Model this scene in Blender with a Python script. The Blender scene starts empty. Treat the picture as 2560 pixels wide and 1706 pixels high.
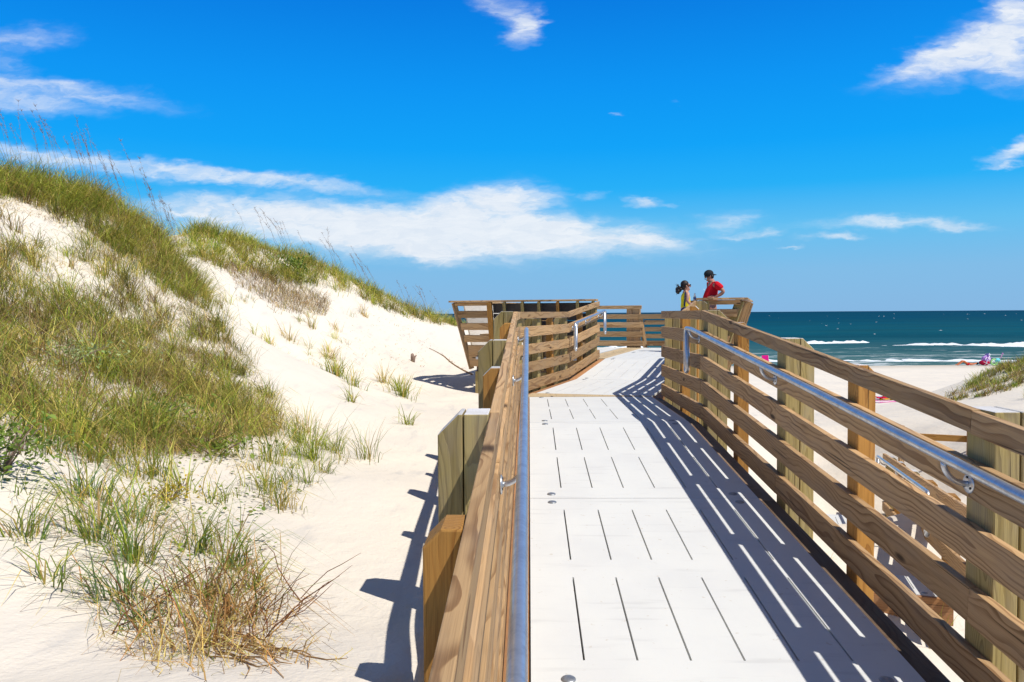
import bpy, bmesh, math, random
import numpy as np
from mathutils import Vector, Matrix
R = math.radians
random.seed(7); rng = np.random.default_rng(11)
scn = bpy.context.scene
COL = scn.collection

# ------------------------------------------------------------------ camera
cam_d = bpy.data.cameras.new('camera'); cam_d.lens = 28.0; cam_d.sensor_width = 36.0
cam_d.clip_start = .05; cam_d.clip_end = 90000
cam = bpy.data.objects.new('camera', cam_d); COL.objects.link(cam)
cam.matrix_world = (Matrix.Translation((0, 0, 1.726)) @ Matrix.Rotation(R(1.236), 4, 'Z')
                    @ Matrix.Rotation(R(90 - 1.994), 4, 'X') @ Matrix.Rotation(R(-.35), 4, 'Z'))
scn.camera = cam
scn.view_settings.view_transform = 'Standard'; scn.view_settings.look = 'None'
scn.view_settings.gamma = 1.0
EXPOSURE = 0.15
scn.view_settings.exposure = EXPOSURE

# ------------------------------------------------------------------ sun
SUNV = Vector((.53, -.41, 1)).normalized()
sun_d = bpy.data.lights.new('sun', 'SUN'); sun_d.energy = 4.3; sun_d.angle = R(.53); sun_d.color = (1, .955, .88)
sun = bpy.data.objects.new('sun', sun_d); COL.objects.link(sun)
sun.rotation_euler = SUNV.to_track_quat('Z', 'Y').to_euler(); sun.location = (20, -15, 40)
SUN_EL = math.asin(SUNV.z); SUN_AZ = math.atan2(SUNV.x, SUNV.y)

# ------------------------------------------------------------------ node helpers
class NT:
    def __init__(s, tree): s.t = tree; s.t.nodes.clear()
    def n(s, typ, ins=None, **kw):
        nd = s.t.nodes.new(typ)
        for k, v in kw.items(): setattr(nd, k, v)
        for k, v in (ins or {}).items():
            sk = nd.inputs[k]
            if isinstance(v, bpy.types.NodeSocket): s.t.links.new(v, sk)
            elif isinstance(v, bpy.types.Node): s.t.links.new(v.outputs[0], sk)
            else: sk.default_value = v
        return nd
    def m(s, op, a, b=None, c=None, clamp=False):
        ins = {0: a}
        if b is not None: ins[1] = b
        if c is not None: ins[2] = c
        return s.n('ShaderNodeMath', ins, operation=op, use_clamp=clamp).outputs[0]
    def vm(s, op, a, b=None):
        ins = {0: a}
        if b is not None: ins[1] = b
        return s.n('ShaderNodeVectorMath', ins, operation=op).outputs[0]
    def mix(s, f, a, b, blend='MIX'):
        nd = s.n('ShaderNodeMix', {0: f, 6: a, 7: b}, data_type='RGBA', blend_type=blend)
        return nd.outputs[2]
    def noise(s, v, scale, detail=3, rough=.55, dist=0, dim='3D'):
        return s.n('ShaderNodeTexNoise', {'Vector': v, 'Scale': scale, 'Detail': detail, 'Roughness': rough, 'Distortion': dist},
                   noise_dimensions=dim).outputs[0]
    def smooth(s, x, a, b, o0=0., o1=1.):
        return s.n('ShaderNodeMapRange', {0: x, 1: a, 2: b, 3: o0, 4: o1}, interpolation_type='SMOOTHSTEP').outputs[0]
    def comb(s, x, y, z): return s.n('ShaderNodeCombineXYZ', {0: x, 1: y, 2: z}).outputs[0]
    def sep(s, v):
        nd = s.n('ShaderNodeSeparateXYZ', {0: v}); return nd.outputs[0], nd.outputs[1], nd.outputs[2]
    def attr(s, name, out='Vector'): return s.n('ShaderNodeAttribute', attribute_name=name).outputs[out]
def rgb(r, g, b): return (r, g, b, 1)
def new_mat(name):
    m = bpy.data.materials.new(name); m.use_nodes = True
    return m, NT(m.node_tree)
def finish(nt, shader):
    nt.n('ShaderNodeOutputMaterial', {0: shader})

# ------------------------------------------------------------------ world: clear summer sky with thin wind-drawn clouds
world = bpy.data.worlds.new('World'); scn.world = world; world.use_nodes = True
w = NT(world.node_tree)
sky = w.n('ShaderNodeTexSky', sky_type='NISHITA', sun_disc=False, sun_elevation=SUN_EL, sun_rotation=SUN_AZ,
          air_density=1.15, dust_density=.35, ozone_density=3.0, altitude=5)
tc = w.n('ShaderNodeTexCoord').outputs['Generated']
dx, dy, dz = w.sep(tc)
skyc = w.n('ShaderNodeGamma', {0: w.n('ShaderNodeVectorMath', {0: sky.outputs[0], 3: .13}, operation='SCALE').outputs[0], 1: 1.42}).outputs[0]
cr = w.n('ShaderNodeValToRGB', {0: dz}); el = cr.color_ramp.elements
stops = [(0, (.21, .43, .70)), (.05, (.19, .45, .73)), (.10, (.11, .47, .80)), (.15, (.012, .39, .85)), (.20, (0, .33, .86)),
         (.27, (0, .27, .82)), (.36, (0, .185, .70)), (.6, (.055, .10, .24)), (1, (.055, .08, .16))]
el[0].position = 0; el[0].color = rgb(*stops[0][1]); el[1].position = 1; el[1].color = rgb(*stops[-1][1])
for p_, c_ in stops[1:-1]: q_ = el.new(p_); q_.color = rgb(*c_)
skyc = w.mix(.97, skyc, cr.outputs[0])
ys = w.m('MAXIMUM', dy, .05)
u = w.m('DIVIDE', dx, ys); v = w.m('DIVIDE', dz, ys)
w1 = w.n('ShaderNodeTexNoise', {'Vector': w.comb(w.m('MULTIPLY', u, 13.), w.m('MULTIPLY', v, 36.), 8.), 'Scale': 1., 'Detail': 3, 'Roughness': .6}).outputs['Color']
w2_ = w.n('ShaderNodeTexNoise', {'Vector': w.comb(w.m('MULTIPLY', u, 46.), w.m('MULTIPLY', v, 120.), 2.), 'Scale': 1., 'Detail': 4, 'Roughness': .65}).outputs['Color']
wx, wy, _z = w.sep(w1); w2x, w2y, _z = w.sep(w2_)
u = w.m('ADD', u, w.m('ADD', w.m('MULTIPLY', w.m('SUBTRACT', wx, .5), .085), w.m('MULTIPLY', w.m('SUBTRACT', w2x, .5), .030)))
v = w.m('ADD', v, w.m('ADD', w.m('MULTIPLY', w.m('SUBTRACT', wy, .5), .030), w.m('MULTIPLY', w.m('SUBTRACT', w2y, .5), .012)))
nv = w.comb(w.m('MULTIPLY', u, 9.), w.m('MULTIPLY', v, 26.), 0.)
n1 = w.noise(nv, 1.0, 7, .62, .35)
n2 = w.noise(w.comb(w.m('MULTIPLY', u, 24.), w.m('MULTIPLY', v, 95.), 3.), 1.0, 6, .62, .6)
nn = w.m('ADD', w.m('MULTIPLY', w.m('SUBTRACT', n1, .5), 1.7), w.m('MULTIPLY', w.m('SUBTRACT', n2, .5), 1.0))
CLOUDS = [(-0.641, 0.3456, 0.0656, 0.0164, 0.076, 0.62), (-0.6529, 0.3187, 0.0492, 0.0186, -0.343, 0.42), (-0.6039, 0.284, 0.1475, 0.0142, -0.134, 0.85), (-0.6376, 0.2697, 0.0874, 0.0131, -0.134, 0.75), (-0.5548, 0.2541, 0.0383, 0.0087, -0.203, 0.32), (-0.6117, 0.2003, 0.1803, 0.012, -0.134, 1.0), (-0.3576, 0.1727, 0.1967, 0.0098, -0.116, 0.95), (-0.4243, 0.1478, 0.0601, 0.0077, 0.006, 0.7), (-0.3144, 0.1196, 0.1366, 0.0262, -0.099, 1.5), (-0.4081, 0.1286, 0.0601, 0.0087, 0.006, 0.9), (-0.0404, 0.1362, 0.0656, 0.024, 0.076, 1.5), (-0.1169, 0.1179, 0.1038, 0.0219, 0.181, 1.4), (-0.1718, 0.102, 0.1749, 0.0262, -0.099, 1.8), (-0.0297, 0.1009, 0.1749, 0.0219, -0.064, 1.8), (0.0898, 0.0928, 0.1038, 0.0077, -0.029, 1.1), (-0.1391, 0.0816, 0.0656, 0.0142, -0.169, 1.5), (-0.0333, 0.3801, 0.0383, 0.012, -0.256, 0.9), (-0.0038, 0.3558, 0.0246, 0.0197, 0.53, 1.0), (0.0205, 0.3618, 0.0164, 0.0033, 0.006, 0.5), (0.4902, 0.3068, 0.0656, 0.0131, 0.32, 1.1), (0.5585, 0.327, 0.082, 0.0262, 0.425, 1.35), (0.5902, 0.316, 0.0383, 0.0383, 0.006, 1.3), (0.6, 0.3632, 0.0273, 0.0328, 0.53, 1.1), (0.1192, 0.2448, 0.0082, 0.0022, 0.058, 0.55), (0.1832, 0.2585, 0.0077, 0.0033, 0.006, 0.25), (0.0709, 0.1459, 0.0186, 0.0049, 0.006, 0.55), (0.1439, 0.1367, 0.023, 0.006, -0.046, 0.8), (0.1763, 0.1342, 0.0164, 0.0033, 0.006, 0.5), (0.2517, 0.1131, 0.0383, 0.0142, 0.076, 0.65), (0.2733, 0.0967, 0.0546, 0.0055, 0.058, 0.65), (0.4446, 0.1082, 0.0929, 0.0082, -0.011, 0.95), (0.386, 0.0915, 0.0383, 0.0044, -0.029, 0.75), (0.5192, 0.1033, 0.0601, 0.0071, -0.029, 0.7), (0.3271, 0.0828, 0.0186, 0.0022, 0.006, 0.6), (0.5974, 0.197, 0.0437, 0.0098, 0.39, 0.9), (0.5818, 0.1796, 0.0328, 0.0044, 0.181, 0.7), (0.2195, 0.0821, 0.0328, 0.0033, 0.006, 0.3)]
dens = None
for (u0, v0, ru, rv, an, wt) in CLOUDS:
    c, s_ = math.cos(an), math.sin(an)
    du = w.m('SUBTRACT', u, u0); dv = w.m('SUBTRACT', v, v0)
    a = w.m('ADD', w.m('MULTIPLY', du, c / ru), w.m('MULTIPLY', dv, s_ / ru))
    b = w.m('ADD', w.m('MULTIPLY', du, -s_ / rv), w.m('MULTIPLY', dv, c / rv))
    r2 = w.m('ADD', w.m('MULTIPLY', a, a), w.m('MULTIPLY', b, b))
    k = w.m('MULTIPLY', w.m('EXPONENT', w.m('MULTIPLY', r2, -.85)), wt)
    dens = k if dens is None else w.m('MAXIMUM', dens, w.m('ADD', w.m('MULTIPLY', dens, .25), k))
cl = w.m('MULTIPLY', dens, w.m('ADD', 1.0, nn))
cl = w.smooth(cl, .10, 1.45, 0, .93)
cl = w.m('MULTIPLY', cl, w.smooth(dy, .05, .2))
cloudc = w.mix(w.smooth(n2, .3, .7), rgb(.70, .755, .83), rgb(.80, .83, .87))
skyc = w.mix(cl, skyc, cloudc)
w.n('ShaderNodeOutputWorld', {0: w.n('ShaderNodeBackground', {0: skyc, 1: 1.0})})

# ------------------------------------------------------------------ object helpers
def tag(o, label=None, cat=None, group=None, kind=None):
    if label: o['label'] = label
    if cat: o['category'] = cat
    if group: o['group'] = group
    if kind: o['kind'] = kind
    return o
def thing(name, label, cat, loc=(0, 0, 0), group=None):
    o = bpy.data.objects.new(name, None); COL.objects.link(o); o.location = loc; o.empty_display_size = .1
    return tag(o, label, cat, group)
class MB:
    """collects geometry in world space; gc = (along, across, thick) grain coordinates in metres"""
    def __init__(s): s.v = []; s.f = []; s.g = []; s.r = []; s.sm = []
    def add(s, vs, fs, gs=None, rnd=None, smooth=False):
        o = len(s.v); s.v += [tuple(p) for p in vs]; s.f += [tuple(i + o for i in f) for f in fs]
        s.g += [tuple(p) for p in (gs or [(0, 0, 0)] * len(vs))]
        s.r += [random.random() if rnd is None else rnd] * len(vs); s.sm += [smooth] * len(fs)
    def prism(s, c, L, W, T, l, w_, t, rnd=None):
        """box, centre c, unit axes L W T, full sizes"""
        c, L, W, T = Vector(c), Vector(L), Vector(W), Vector(T)
        vs, gs = [], []
        for a in (-.5, .5):
            for b in (-.5, .5):
                for d in (-.5, .5):
                    vs.append(c + L * (a * l) + W * (b * w_) + T * (d * t)); gs.append((a * l, b * w_, d * t))
        fs = [(0, 1, 3, 2), (4, 6, 7, 5), (0, 4, 5, 1), (2, 3, 7, 6), (0, 2, 6, 4), (1, 5, 7, 3)]
        if L.cross(W).dot(T) < 0: fs = [f[::-1] for f in fs]
        fs = [f[::-1] for f in fs]
        s.add(vs, fs, gs, rnd)
    def between(s, p, q, W, w_, t, rnd=None, ext=0):
        """board from p to q, width direction near W"""
        p, q = Vector(p), Vector(q); L = (q - p); l = L.length; L.normalize()
        W = Vector(W); W = (W - L * W.dot(L)).normalized(); T = L.cross(W)
        s.prism((p + q) / 2, L, W, T, l + ext, w_, t, rnd)
    def extrude_poly(s, poly, o, A, B, D, d0, d1, grain='b', rnd=None):
        """polygon (a,b) in plane (A,B), extruded along D from d0 to d1; grain runs along B"""
        o, A, B, D = Vector(o), Vector(A), Vector(B), Vector(D); n = len(poly)
        vs = [o + A * a + B * b + D * d0 for a, b in poly] + [o + A * a + B * b + D * d1 for a, b in poly]
        ca = sum(a for a, _ in poly) / n
        gs = [(b, a - ca, -(d1 - d0) / 2) for a, b in poly] + [(b, a - ca, (d1 - d0) / 2) for a, b in poly]
        fs = [tuple(range(n)), tuple(range(2 * n - 1, n - 1, -1))] + [(i, i + n, (i + 1) % n + n, (i + 1) % n) for i in range(n)]
        ar = sum(poly[i][0] * poly[(i + 1) % n][1] - poly[(i + 1) % n][0] * poly[i][1] for i in range(n))
        flip = (ar > 0) == (A.cross(B).dot(D) * (d1 - d0) > 0)
        if flip: fs = [f[::-1] for f in fs]
        s.add(vs, fs, gs, rnd)
    def tube(s, pts, r, k=12, closed=False, caps=True):
        pts = [Vector(p) for p in pts]; n = len(pts); rs = r if isinstance(r, (list, tuple)) else [r] * n
        vs, fs = [], []; up = None
        for i in range(n):
            a = pts[(i - 1) % n] if (i or closed) else pts[0]; b = pts[(i + 1) % n] if (i < n - 1 or closed) else pts[-1]
            t = (b - a).normalized()
            if up is None:
                up = t.orthogonal().normalized()
            up = (up - t * up.dot(t)).normalized(); sd = t.cross(up)
            for j in range(k):
                an = 2 * math.pi * j / k; vs.append(pts[i] + (up * math.cos(an) + sd * math.sin(an)) * rs[i])
        m = n if closed else n - 1
        for i in range(m):
            for j in range(k):
                a0 = i * k + j; a1 = i * k + (j + 1) % k; b0 = ((i + 1) % n) * k + j; b1 = ((i + 1) % n) * k + (j + 1) % k
                fs.append((a0, a1, b1, b0))
        if caps and not closed:
            fs.append(tuple(range(k))[::-1]); fs.append(tuple(range((n - 1) * k, n * k)))
        s.add(vs, fs, smooth=True)
    def lathe(s, c, axis, prof, k=16, start=None):
        """prof: list of (radius, height along axis)"""
        c, ax = Vector(c), Vector(axis).normalized(); A = ax.orthogonal().normalized(); B = ax.cross(A)
        vs, fs = [], []; n = len(prof)
        for r, h in prof:
            for j in range(k):
                an = 2 * math.pi * j / k; vs.append(c + ax * h + (A * math.cos(an) + B * math.sin(an)) * max(r, 1e-4))
        for i in range(n - 1):
            for j in range(k):
                fs.append((i * k + j, i * k + (j + 1) % k, (i + 1) * k + (j + 1) % k, (i + 1) * k + j))
        fs.append(tuple(range(k))[::-1]); fs.append(tuple(range((n - 1) * k, n * k)))
        s.add(vs, fs, smooth=True)
    def ellipsoid(s, c, rad, rot=None, k=14, m=9):
        vs, fs = [], []; Rm = rot or Matrix.Identity(3)
        for i in range(m + 1):
            th = math.pi * i / m
            for j in range(k):
                ph = 2 * math.pi * j / k
                p = Vector((math.sin(th) * math.cos(ph) * rad[0], math.sin(th) * math.sin(ph) * rad[1], math.cos(th) * rad[2]))
                vs.append(Vector(c) + Rm @ p)
        for i in range(m):
            for j in range(k):
                fs.append((i * k + j, (i + 1) * k + j, (i + 1) * k + (j + 1) % k, i * k + (j + 1) % k))
        s.add(vs, fs, smooth=True)
    def build(s, name, mat, parent=None, bevel=0, origin=None, top=None, tz=.8):
        me = bpy.data.meshes.new(name)
        base = Vector(parent.location) if parent is not None and parent.parent is None else (Vector(origin) if origin else Vector((0, 0, 0)))
        if parent is not None and parent.parent is not None: base = Vector(parent.parent.location)
        me.from_pydata([tuple(Vector(p) - base) for p in s.v], [], s.f)
        a = me.attributes.new('gc', 'FLOAT_VECTOR', 'POINT'); a.data.foreach_set('vector', np.array(s.g, dtype=np.float32).ravel())
        a = me.attributes.new('rnd', 'FLOAT', 'POINT'); a.data.foreach_set('value', np.array(s.r, dtype=np.float32))
        me.polygons.foreach_set('use_smooth', s.sm); me.materials.append(mat); me.update()
        if top is not None:      # paler upper faces: weathering, plus sunlit tone put into board tops
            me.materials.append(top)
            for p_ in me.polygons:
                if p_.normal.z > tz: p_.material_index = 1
        o = bpy.data.objects.new(name, me); COL.objects.link(o)
        if parent is not None: o.parent = parent
        elif origin: o.location = base
        if bevel:
            b = o.modifiers.new('edge', 'BEVEL'); b.width = bevel; b.segments = 2; b.limit_method = 'ANGLE'; b.angle_limit = R(50)
        return o

# ------------------------------------------------------------------ materials
def wood(name, light, dark, ring=.016, contrast=.75, grey=.25, knots=True, rough=.72):
    m, t = new_mat(name)
    g = t.attr('gc'); rn = t.attr('rnd', 'Fac')
    L, W, T = t.sep(g)
    off = t.m('MULTIPLY', rn, 57.)
    lo = t.comb(t.m('ADD', t.m('MULTIPLY', L, .55), off), t.m('MULTIPLY', W, 1.2), t.m('MULTIPLY', T, 1.2))
    na = t.noise(lo, 1.6, 3, .55); nb = t.noise(t.vm('ADD', lo, (7.3, 2.1, 4.4)), 1.6, 2, .5)
    # knots bend the rings round them
    kv = t.comb(t.m('ADD', t.m('MULTIPLY', L, 1.7), off), t.m('MULTIPLY', W, 6.), t.m('MULTIPLY', rn, 9.))
    vor = t.n('ShaderNodeTexVoronoi', {'Vector': kv, 'Scale': 1.0, 'Randomness': 1.0}).outputs['Distance']
    kn = t.smooth(vor, .30, .03) if knots else 0.
    w2 = t.m('ADD', W, t.m('MULTIPLY', t.m('SUBTRACT', na, .5), .30))
    t2 = t.m('ADD', t.m('ADD', T, .03), t.m('MULTIPLY', t.m('SUBTRACT', nb, .5), .10))
    if knots: w2 = t.m('ADD', w2, t.m('MULTIPLY', kn, .035))
    rr = t.m('SQRT', t.m('ADD', t.m('MULTIPLY', w2, w2), t.m('MULTIPLY', t2, t2)))
    rr = t.m('ADD', rr, t.m('MULTIPLY', t.m('SUBTRACT', t.noise(t.comb(t.m('MULTIPLY', L, 6.), t.m('MULTIPLY', W, 40.), t.m('MULTIPLY', T, 40.)), 1., 2), .5), .006))
    fr = t.m('FRACT', t.m('DIVIDE', rr, ring))
    late = t.m('MULTIPLY', t.smooth(fr, .42, .90), t.smooth(fr, 1.0, .94))
    late = t.m('MULTIPLY', late, t.smooth(t.noise(t.vm('MULTIPLY', lo, (2.2, 9., 9.)), 1., 2), .30, .62, .25, 1.))
    fib = t.noise(t.comb(t.m('MULTIPLY', L, 4.), t.m('MULTIPLY', W, 260.), t.m('MULTIPLY', T, 260.)), 1., 3, .6)
    blot = t.noise(t.comb(t.m('ADD', t.m('MULTIPLY', L, 2.), off), t.m('MULTIPLY', W, 8.), t.m('MULTIPLY', T, 8.)), 1., 4, .6)
    c = t.mix(t.m('MULTIPLY', late, contrast), rgb(*light), rgb(*dark))
    c = t.mix(t.smooth(fib, .35, .75, 0, .28), c, rgb(*[x * .55 for x in dark]))
    c = t.mix(t.smooth(blot, .42, .72, 0, grey), c, rgb(.27, .235, .20))
    if knots: c = t.mix(t.smooth(vor, .13, .05, 0, .9), c, rgb(.05, .028, .014))
    # board-to-board tone
    tone = t.m('ADD', .72, t.m('MULTIPLY', t.m('FRACT', t.m('MULTIPLY', rn, 13.7)), .55))
    c = t.mix(1.0, c, t.comb(tone, tone, tone), 'MULTIPLY')
    # drying checks
    chk = t.noise(t.comb(t.m('ADD', t.m('MULTIPLY', L, 1.1), off), t.m('MULTIPLY', W, 70.), t.m('MULTIPLY', T, 70.)), 1., 1, .4)
    c = t.mix(t.smooth(chk, .70, .76, 0, .75), c, rgb(.03, .02, .012))
    bmp = t.n('ShaderNodeBump', {'Strength': .35, 'Distance': .004, 'Height': t.m('ADD', t.m('MULTIPLY', late, -.6), t.m('MULTIPLY', fib, 1.1))})
    finish(t, t.n('ShaderNodeBsdfPrincipled', {'Base Color': c, 'Roughness': rough, 'Specular IOR Level': .22, 'Normal': bmp}))
    return m
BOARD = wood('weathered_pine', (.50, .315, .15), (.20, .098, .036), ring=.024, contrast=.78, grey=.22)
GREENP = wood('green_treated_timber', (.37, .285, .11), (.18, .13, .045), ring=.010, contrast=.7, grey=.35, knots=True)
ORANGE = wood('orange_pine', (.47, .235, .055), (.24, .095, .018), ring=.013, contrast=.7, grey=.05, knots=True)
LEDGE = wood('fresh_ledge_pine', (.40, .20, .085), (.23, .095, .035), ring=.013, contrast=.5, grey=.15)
TANW = wood('pale_trim_pine', (.52, .40, .24), (.36, .25, .13), contrast=.45, grey=.2)

PALE_TOP = wood('weathered_sunlit_top_pine', (.50, .43, .42), (.34, .275, .265), ring=.02, contrast=.5, grey=.3, knots=False)  # weathered board tops with sunlit paleness put into the colour
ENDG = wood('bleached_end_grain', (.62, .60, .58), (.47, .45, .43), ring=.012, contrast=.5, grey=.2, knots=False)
PALE = wood('added_sunlit_lining', (.60, .54, .46), (.48, .41, .33), contrast=.3, grey=.2, knots=False)  # sunlit brightness put into the pale colour of the added lining

def simple(name, col, rough=.6, metal=0., spec=.4, var=.0, vs=20., bump=0.):
    m, t = new_mat(name)
    co = t.n('ShaderNodeTexCoord').outputs['Object']
    n = t.noise(co, vs, 4)
    c = t.mix(t.smooth(n, .3, .7, 0, 1), rgb(*[x * (1 - var) for x in col]), rgb(*[min(1, x * (1 + var * .6)) for x in col]))
    ins = {'Base Color': c, 'Roughness': rough, 'Metallic': metal, 'Specular IOR Level': spec}
    if bump: ins['Normal'] = t.n('ShaderNodeBump', {'Strength': bump, 'Distance': .005, 'Height': n})
    finish(t, t.n('ShaderNodeBsdfPrincipled', ins)); return m

def deck_mat():
    m, t = new_mat('white_composite_deck')
    g = t.attr('gc'); L, W, T = t.sep(g)
    co = t.n('ShaderNodeTexCoord').outputs['Object']
    a = t.noise(co, 2.2, 5, .6); b = t.noise(co, 90, 3, .6)
    sm = t.noise(t.vm('MULTIPLY', co, (1.6, 14., 1.)), 1., 3, .6)
    c = t.mix(t.smooth(a, .35, .7), rgb(.69, .695, .67), rgb(.65, .655, .64))
    c = t.mix(t.smooth(sm, .56, .72, 0, .34), c, rgb(.47, .47, .46))
    c = t.mix(t.smooth(b, .60, .78, 0, .3), c, rgb(.58, .575, .56))
    dirt = t.noise(co, 24, 3, .5)
    c = t.mix(t.smooth(dirt, .68, .74, 0, .5), c, rgb(.50, .44, .35))
    bmp = t.n('ShaderNodeBump', {'Strength': .12, 'Distance': .002, 'Height': b})
    finish(t, t.n('ShaderNodeBsdfPrincipled', {'Base Color': c, 'Roughness': .62, 'Specular IOR Level': .3, 'Normal': bmp})); return m
DECK = deck_mat()

def galv():
    m, t = new_mat('galvanised_steel')
    co = t.n('ShaderNodeTexCoord').outputs['Object']
    v = t.n('ShaderNodeTexVoronoi', {'Vector': co, 'Scale': 90.}).outputs['Color']
    s_ = t.sep(v)[0]; n = t.noise(co, 14, 5, .65)
    c = t.mix(t.smooth(n, .4, .62), rgb(.66, .68, .70), rgb(.50, .53, .57))
    c = t.mix(t.m('MULTIPLY', s_, .35), c, rgb(.74, .77, .80))
    ro = t.m('ADD', .26, t.m('MULTIPLY', n, .22))
    finish(t, t.n('ShaderNodeBsdfPrincipled', {'Base Color': c, 'Roughness': ro, 'Metallic': .85,
        'Normal': t.n('ShaderNodeBump', {'Strength': .15, 'Distance': .002, 'Height': n})})); return m
GALV = galv()
BOLT = simple('zinc_bolt', (.36, .38, .40), .45, .7, .5, .2, 60)
SCREW = simple('dark_screw', (.05, .05, .055), .5, .6)
DARKW = wood('shaded_structure_pine', (.20, .13, .08), (.11, .065, .04), contrast=.5, grey=.3)  # pine with the shade put into its dark colour
SHADE_PANEL = simple('shade_dark_board', (.055, .047, .045), .6, 0, .3, .3, 9)  # shade under the leaning back put into a near-black board colour

def sand_mat():
    m, t = new_mat('beach_sand')
    co = t.n('ShaderNodeNewGeometry').outputs['Position']
    a = t.noise(co, .55, 4, .55); b = t.noise(co, 4., 5, .6); f = t.noise(co, 420, 2, .6)
    st = t.noise(t.vm('MULTIPLY', co, (5.2, 1.1, 2.)), 1., 4, .62)
    c = t.mix(t.smooth(a, .3, .7), rgb(.79, .71, .59), rgb(.72, .655, .56))
    c = t.mix(t.smooth(b, .55, .8, 0, .30), c, rgb(.60, .53, .45))
    c = t.mix(t.smooth(st, .54, .74, 0, .5), c, rgb(.50, .48, .45))
    c = t.mix(t.smooth(f, .58, .8, 0, .25), c, rgb(.40, .33, .24))
    x, y, z = t.sep(co)
    wet = t.smooth(t.m('ADD', z, t.m('MULTIPLY', t.noise(co, .12, 3), .25)), -3.05, -3.4)
    c = t.mix(t.m('MULTIPLY', wet, .55), c, rgb(.34, .28, .20))
    h = t.m('ADD', t.m('MULTIPLY', t.noise(t.vm('MULTIPLY', co, (9., 4., 6.)), 1., 4, .6), .6), t.m('MULTIPLY', t.noise(co, 45, 3, .6), .18))
    bmp = t.n('ShaderNodeBump', {'Strength': .62, 'Distance': .045, 'Height': h})
    finish(t, t.n('ShaderNodeBsdfPrincipled', {'Base Color': c, 'Roughness': .95, 'Specular IOR Level': .1, 'Normal': bmp})); return m
SAND = sand_mat()

def sea_mat():
    m, t = new_mat('sea_water')
    co = t.n('ShaderNodeNewGeometry').outputs['Position']
    x, y, z = t.sep(co)
    lg = t.m('LOGARITHM', t.m('MAXIMUM', y, 1.), 10.)
    wv = t.noise(t.vm('MULTIPLY', co, (.018, .075, 1.)), 1., 5, .62)
    w3 = t.noise(t.vm('MULTIPLY', co, (.0015, .012, 1.)), 1., 4, .6)
    c = t.mix(t.smooth(lg, 1.88, 2.25), rgb(.070, .150, .140), rgb(.004, .084, .118))
    c = t.mix(t.smooth(lg, 2.2, 2.9), c, rgb(.0, .050, .100))
    c = t.mix(t.smooth(lg, 2.9, 4.2), c, rgb(.0, .034, .088))
    c = t.mix(t.smooth(wv, .40, .66, 0, .6), c, rgb(.008, .066, .082), 'MIX')
    c = t.mix(t.smooth(w3, .45, .7, 0, .5), c, rgb(.0, .030, .052))
    fl = t.noise(t.vm('MULTIPLY', co, (.09, .35, 1.)), 1., 6, .7)
    c = t.mix(t.m('MULTIPLY', t.smooth(fl, .56, .72, 0, .45), t.smooth(lg, 2.75, 2.1)), c, rgb(.04, .15, .20))
    fo = t.noise(t.vm('MULTIPLY', co, (.16, .55, 1.)), 1., 7, .72)
    surf = t.smooth(y, 140., 78.)
    c = t.mix(t.m('MULTIPLY', t.smooth(t.m('ADD', fo, t.m('MULTIPLY', surf, .09)), .60, .68, 0, .8), surf), c, rgb(.62, .66, .66))
    hb = t.m('ADD', t.noise(t.vm('MULTIPLY', co, (.12, .4, 1.)), 1., 5, .65), t.m('MULTIPLY', wv, 2.))
    bmp = t.n('ShaderNodeBump', {'Strength': .6, 'Distance': .6, 'Height': hb})
    d = t.n('ShaderNodeBsdfDiffuse', {0: c, 'Normal': bmp}); g = t.n('ShaderNodeBsdfGlossy', {0: rgb(.8, .9, 1), 'Roughness': .28, 'Normal': bmp})
    finish(t, t.n('ShaderNodeMixShader', {0: .035, 1: d, 2: g})); return m
SEA = sea_mat()
FOAM = simple('sea_foam', (.80, .83, .84), .85, 0, .2, .12, 1.2, .6)

def leaf_mat(name, gloss=.45, trans=.32):
    m, t = new_mat(name)
    c = t.attr('tint', 'Color')
    d = t.n('ShaderNodeBsdfPrincipled', {'Base Color': c, 'Roughness': gloss, 'Specular IOR Level': .25})
    tr = t.n('ShaderNodeBsdfTranslucent', {0: c})
    finish(t, t.n('ShaderNodeMixShader', {0: trans, 1: d, 2: tr})); return m
BLADE = leaf_mat('grass_blade', .5, .35)
LEAF = leaf_mat('broad_leaf', .38, .3)
STEM = leaf_mat('dry_stem', .8, .08)

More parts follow.
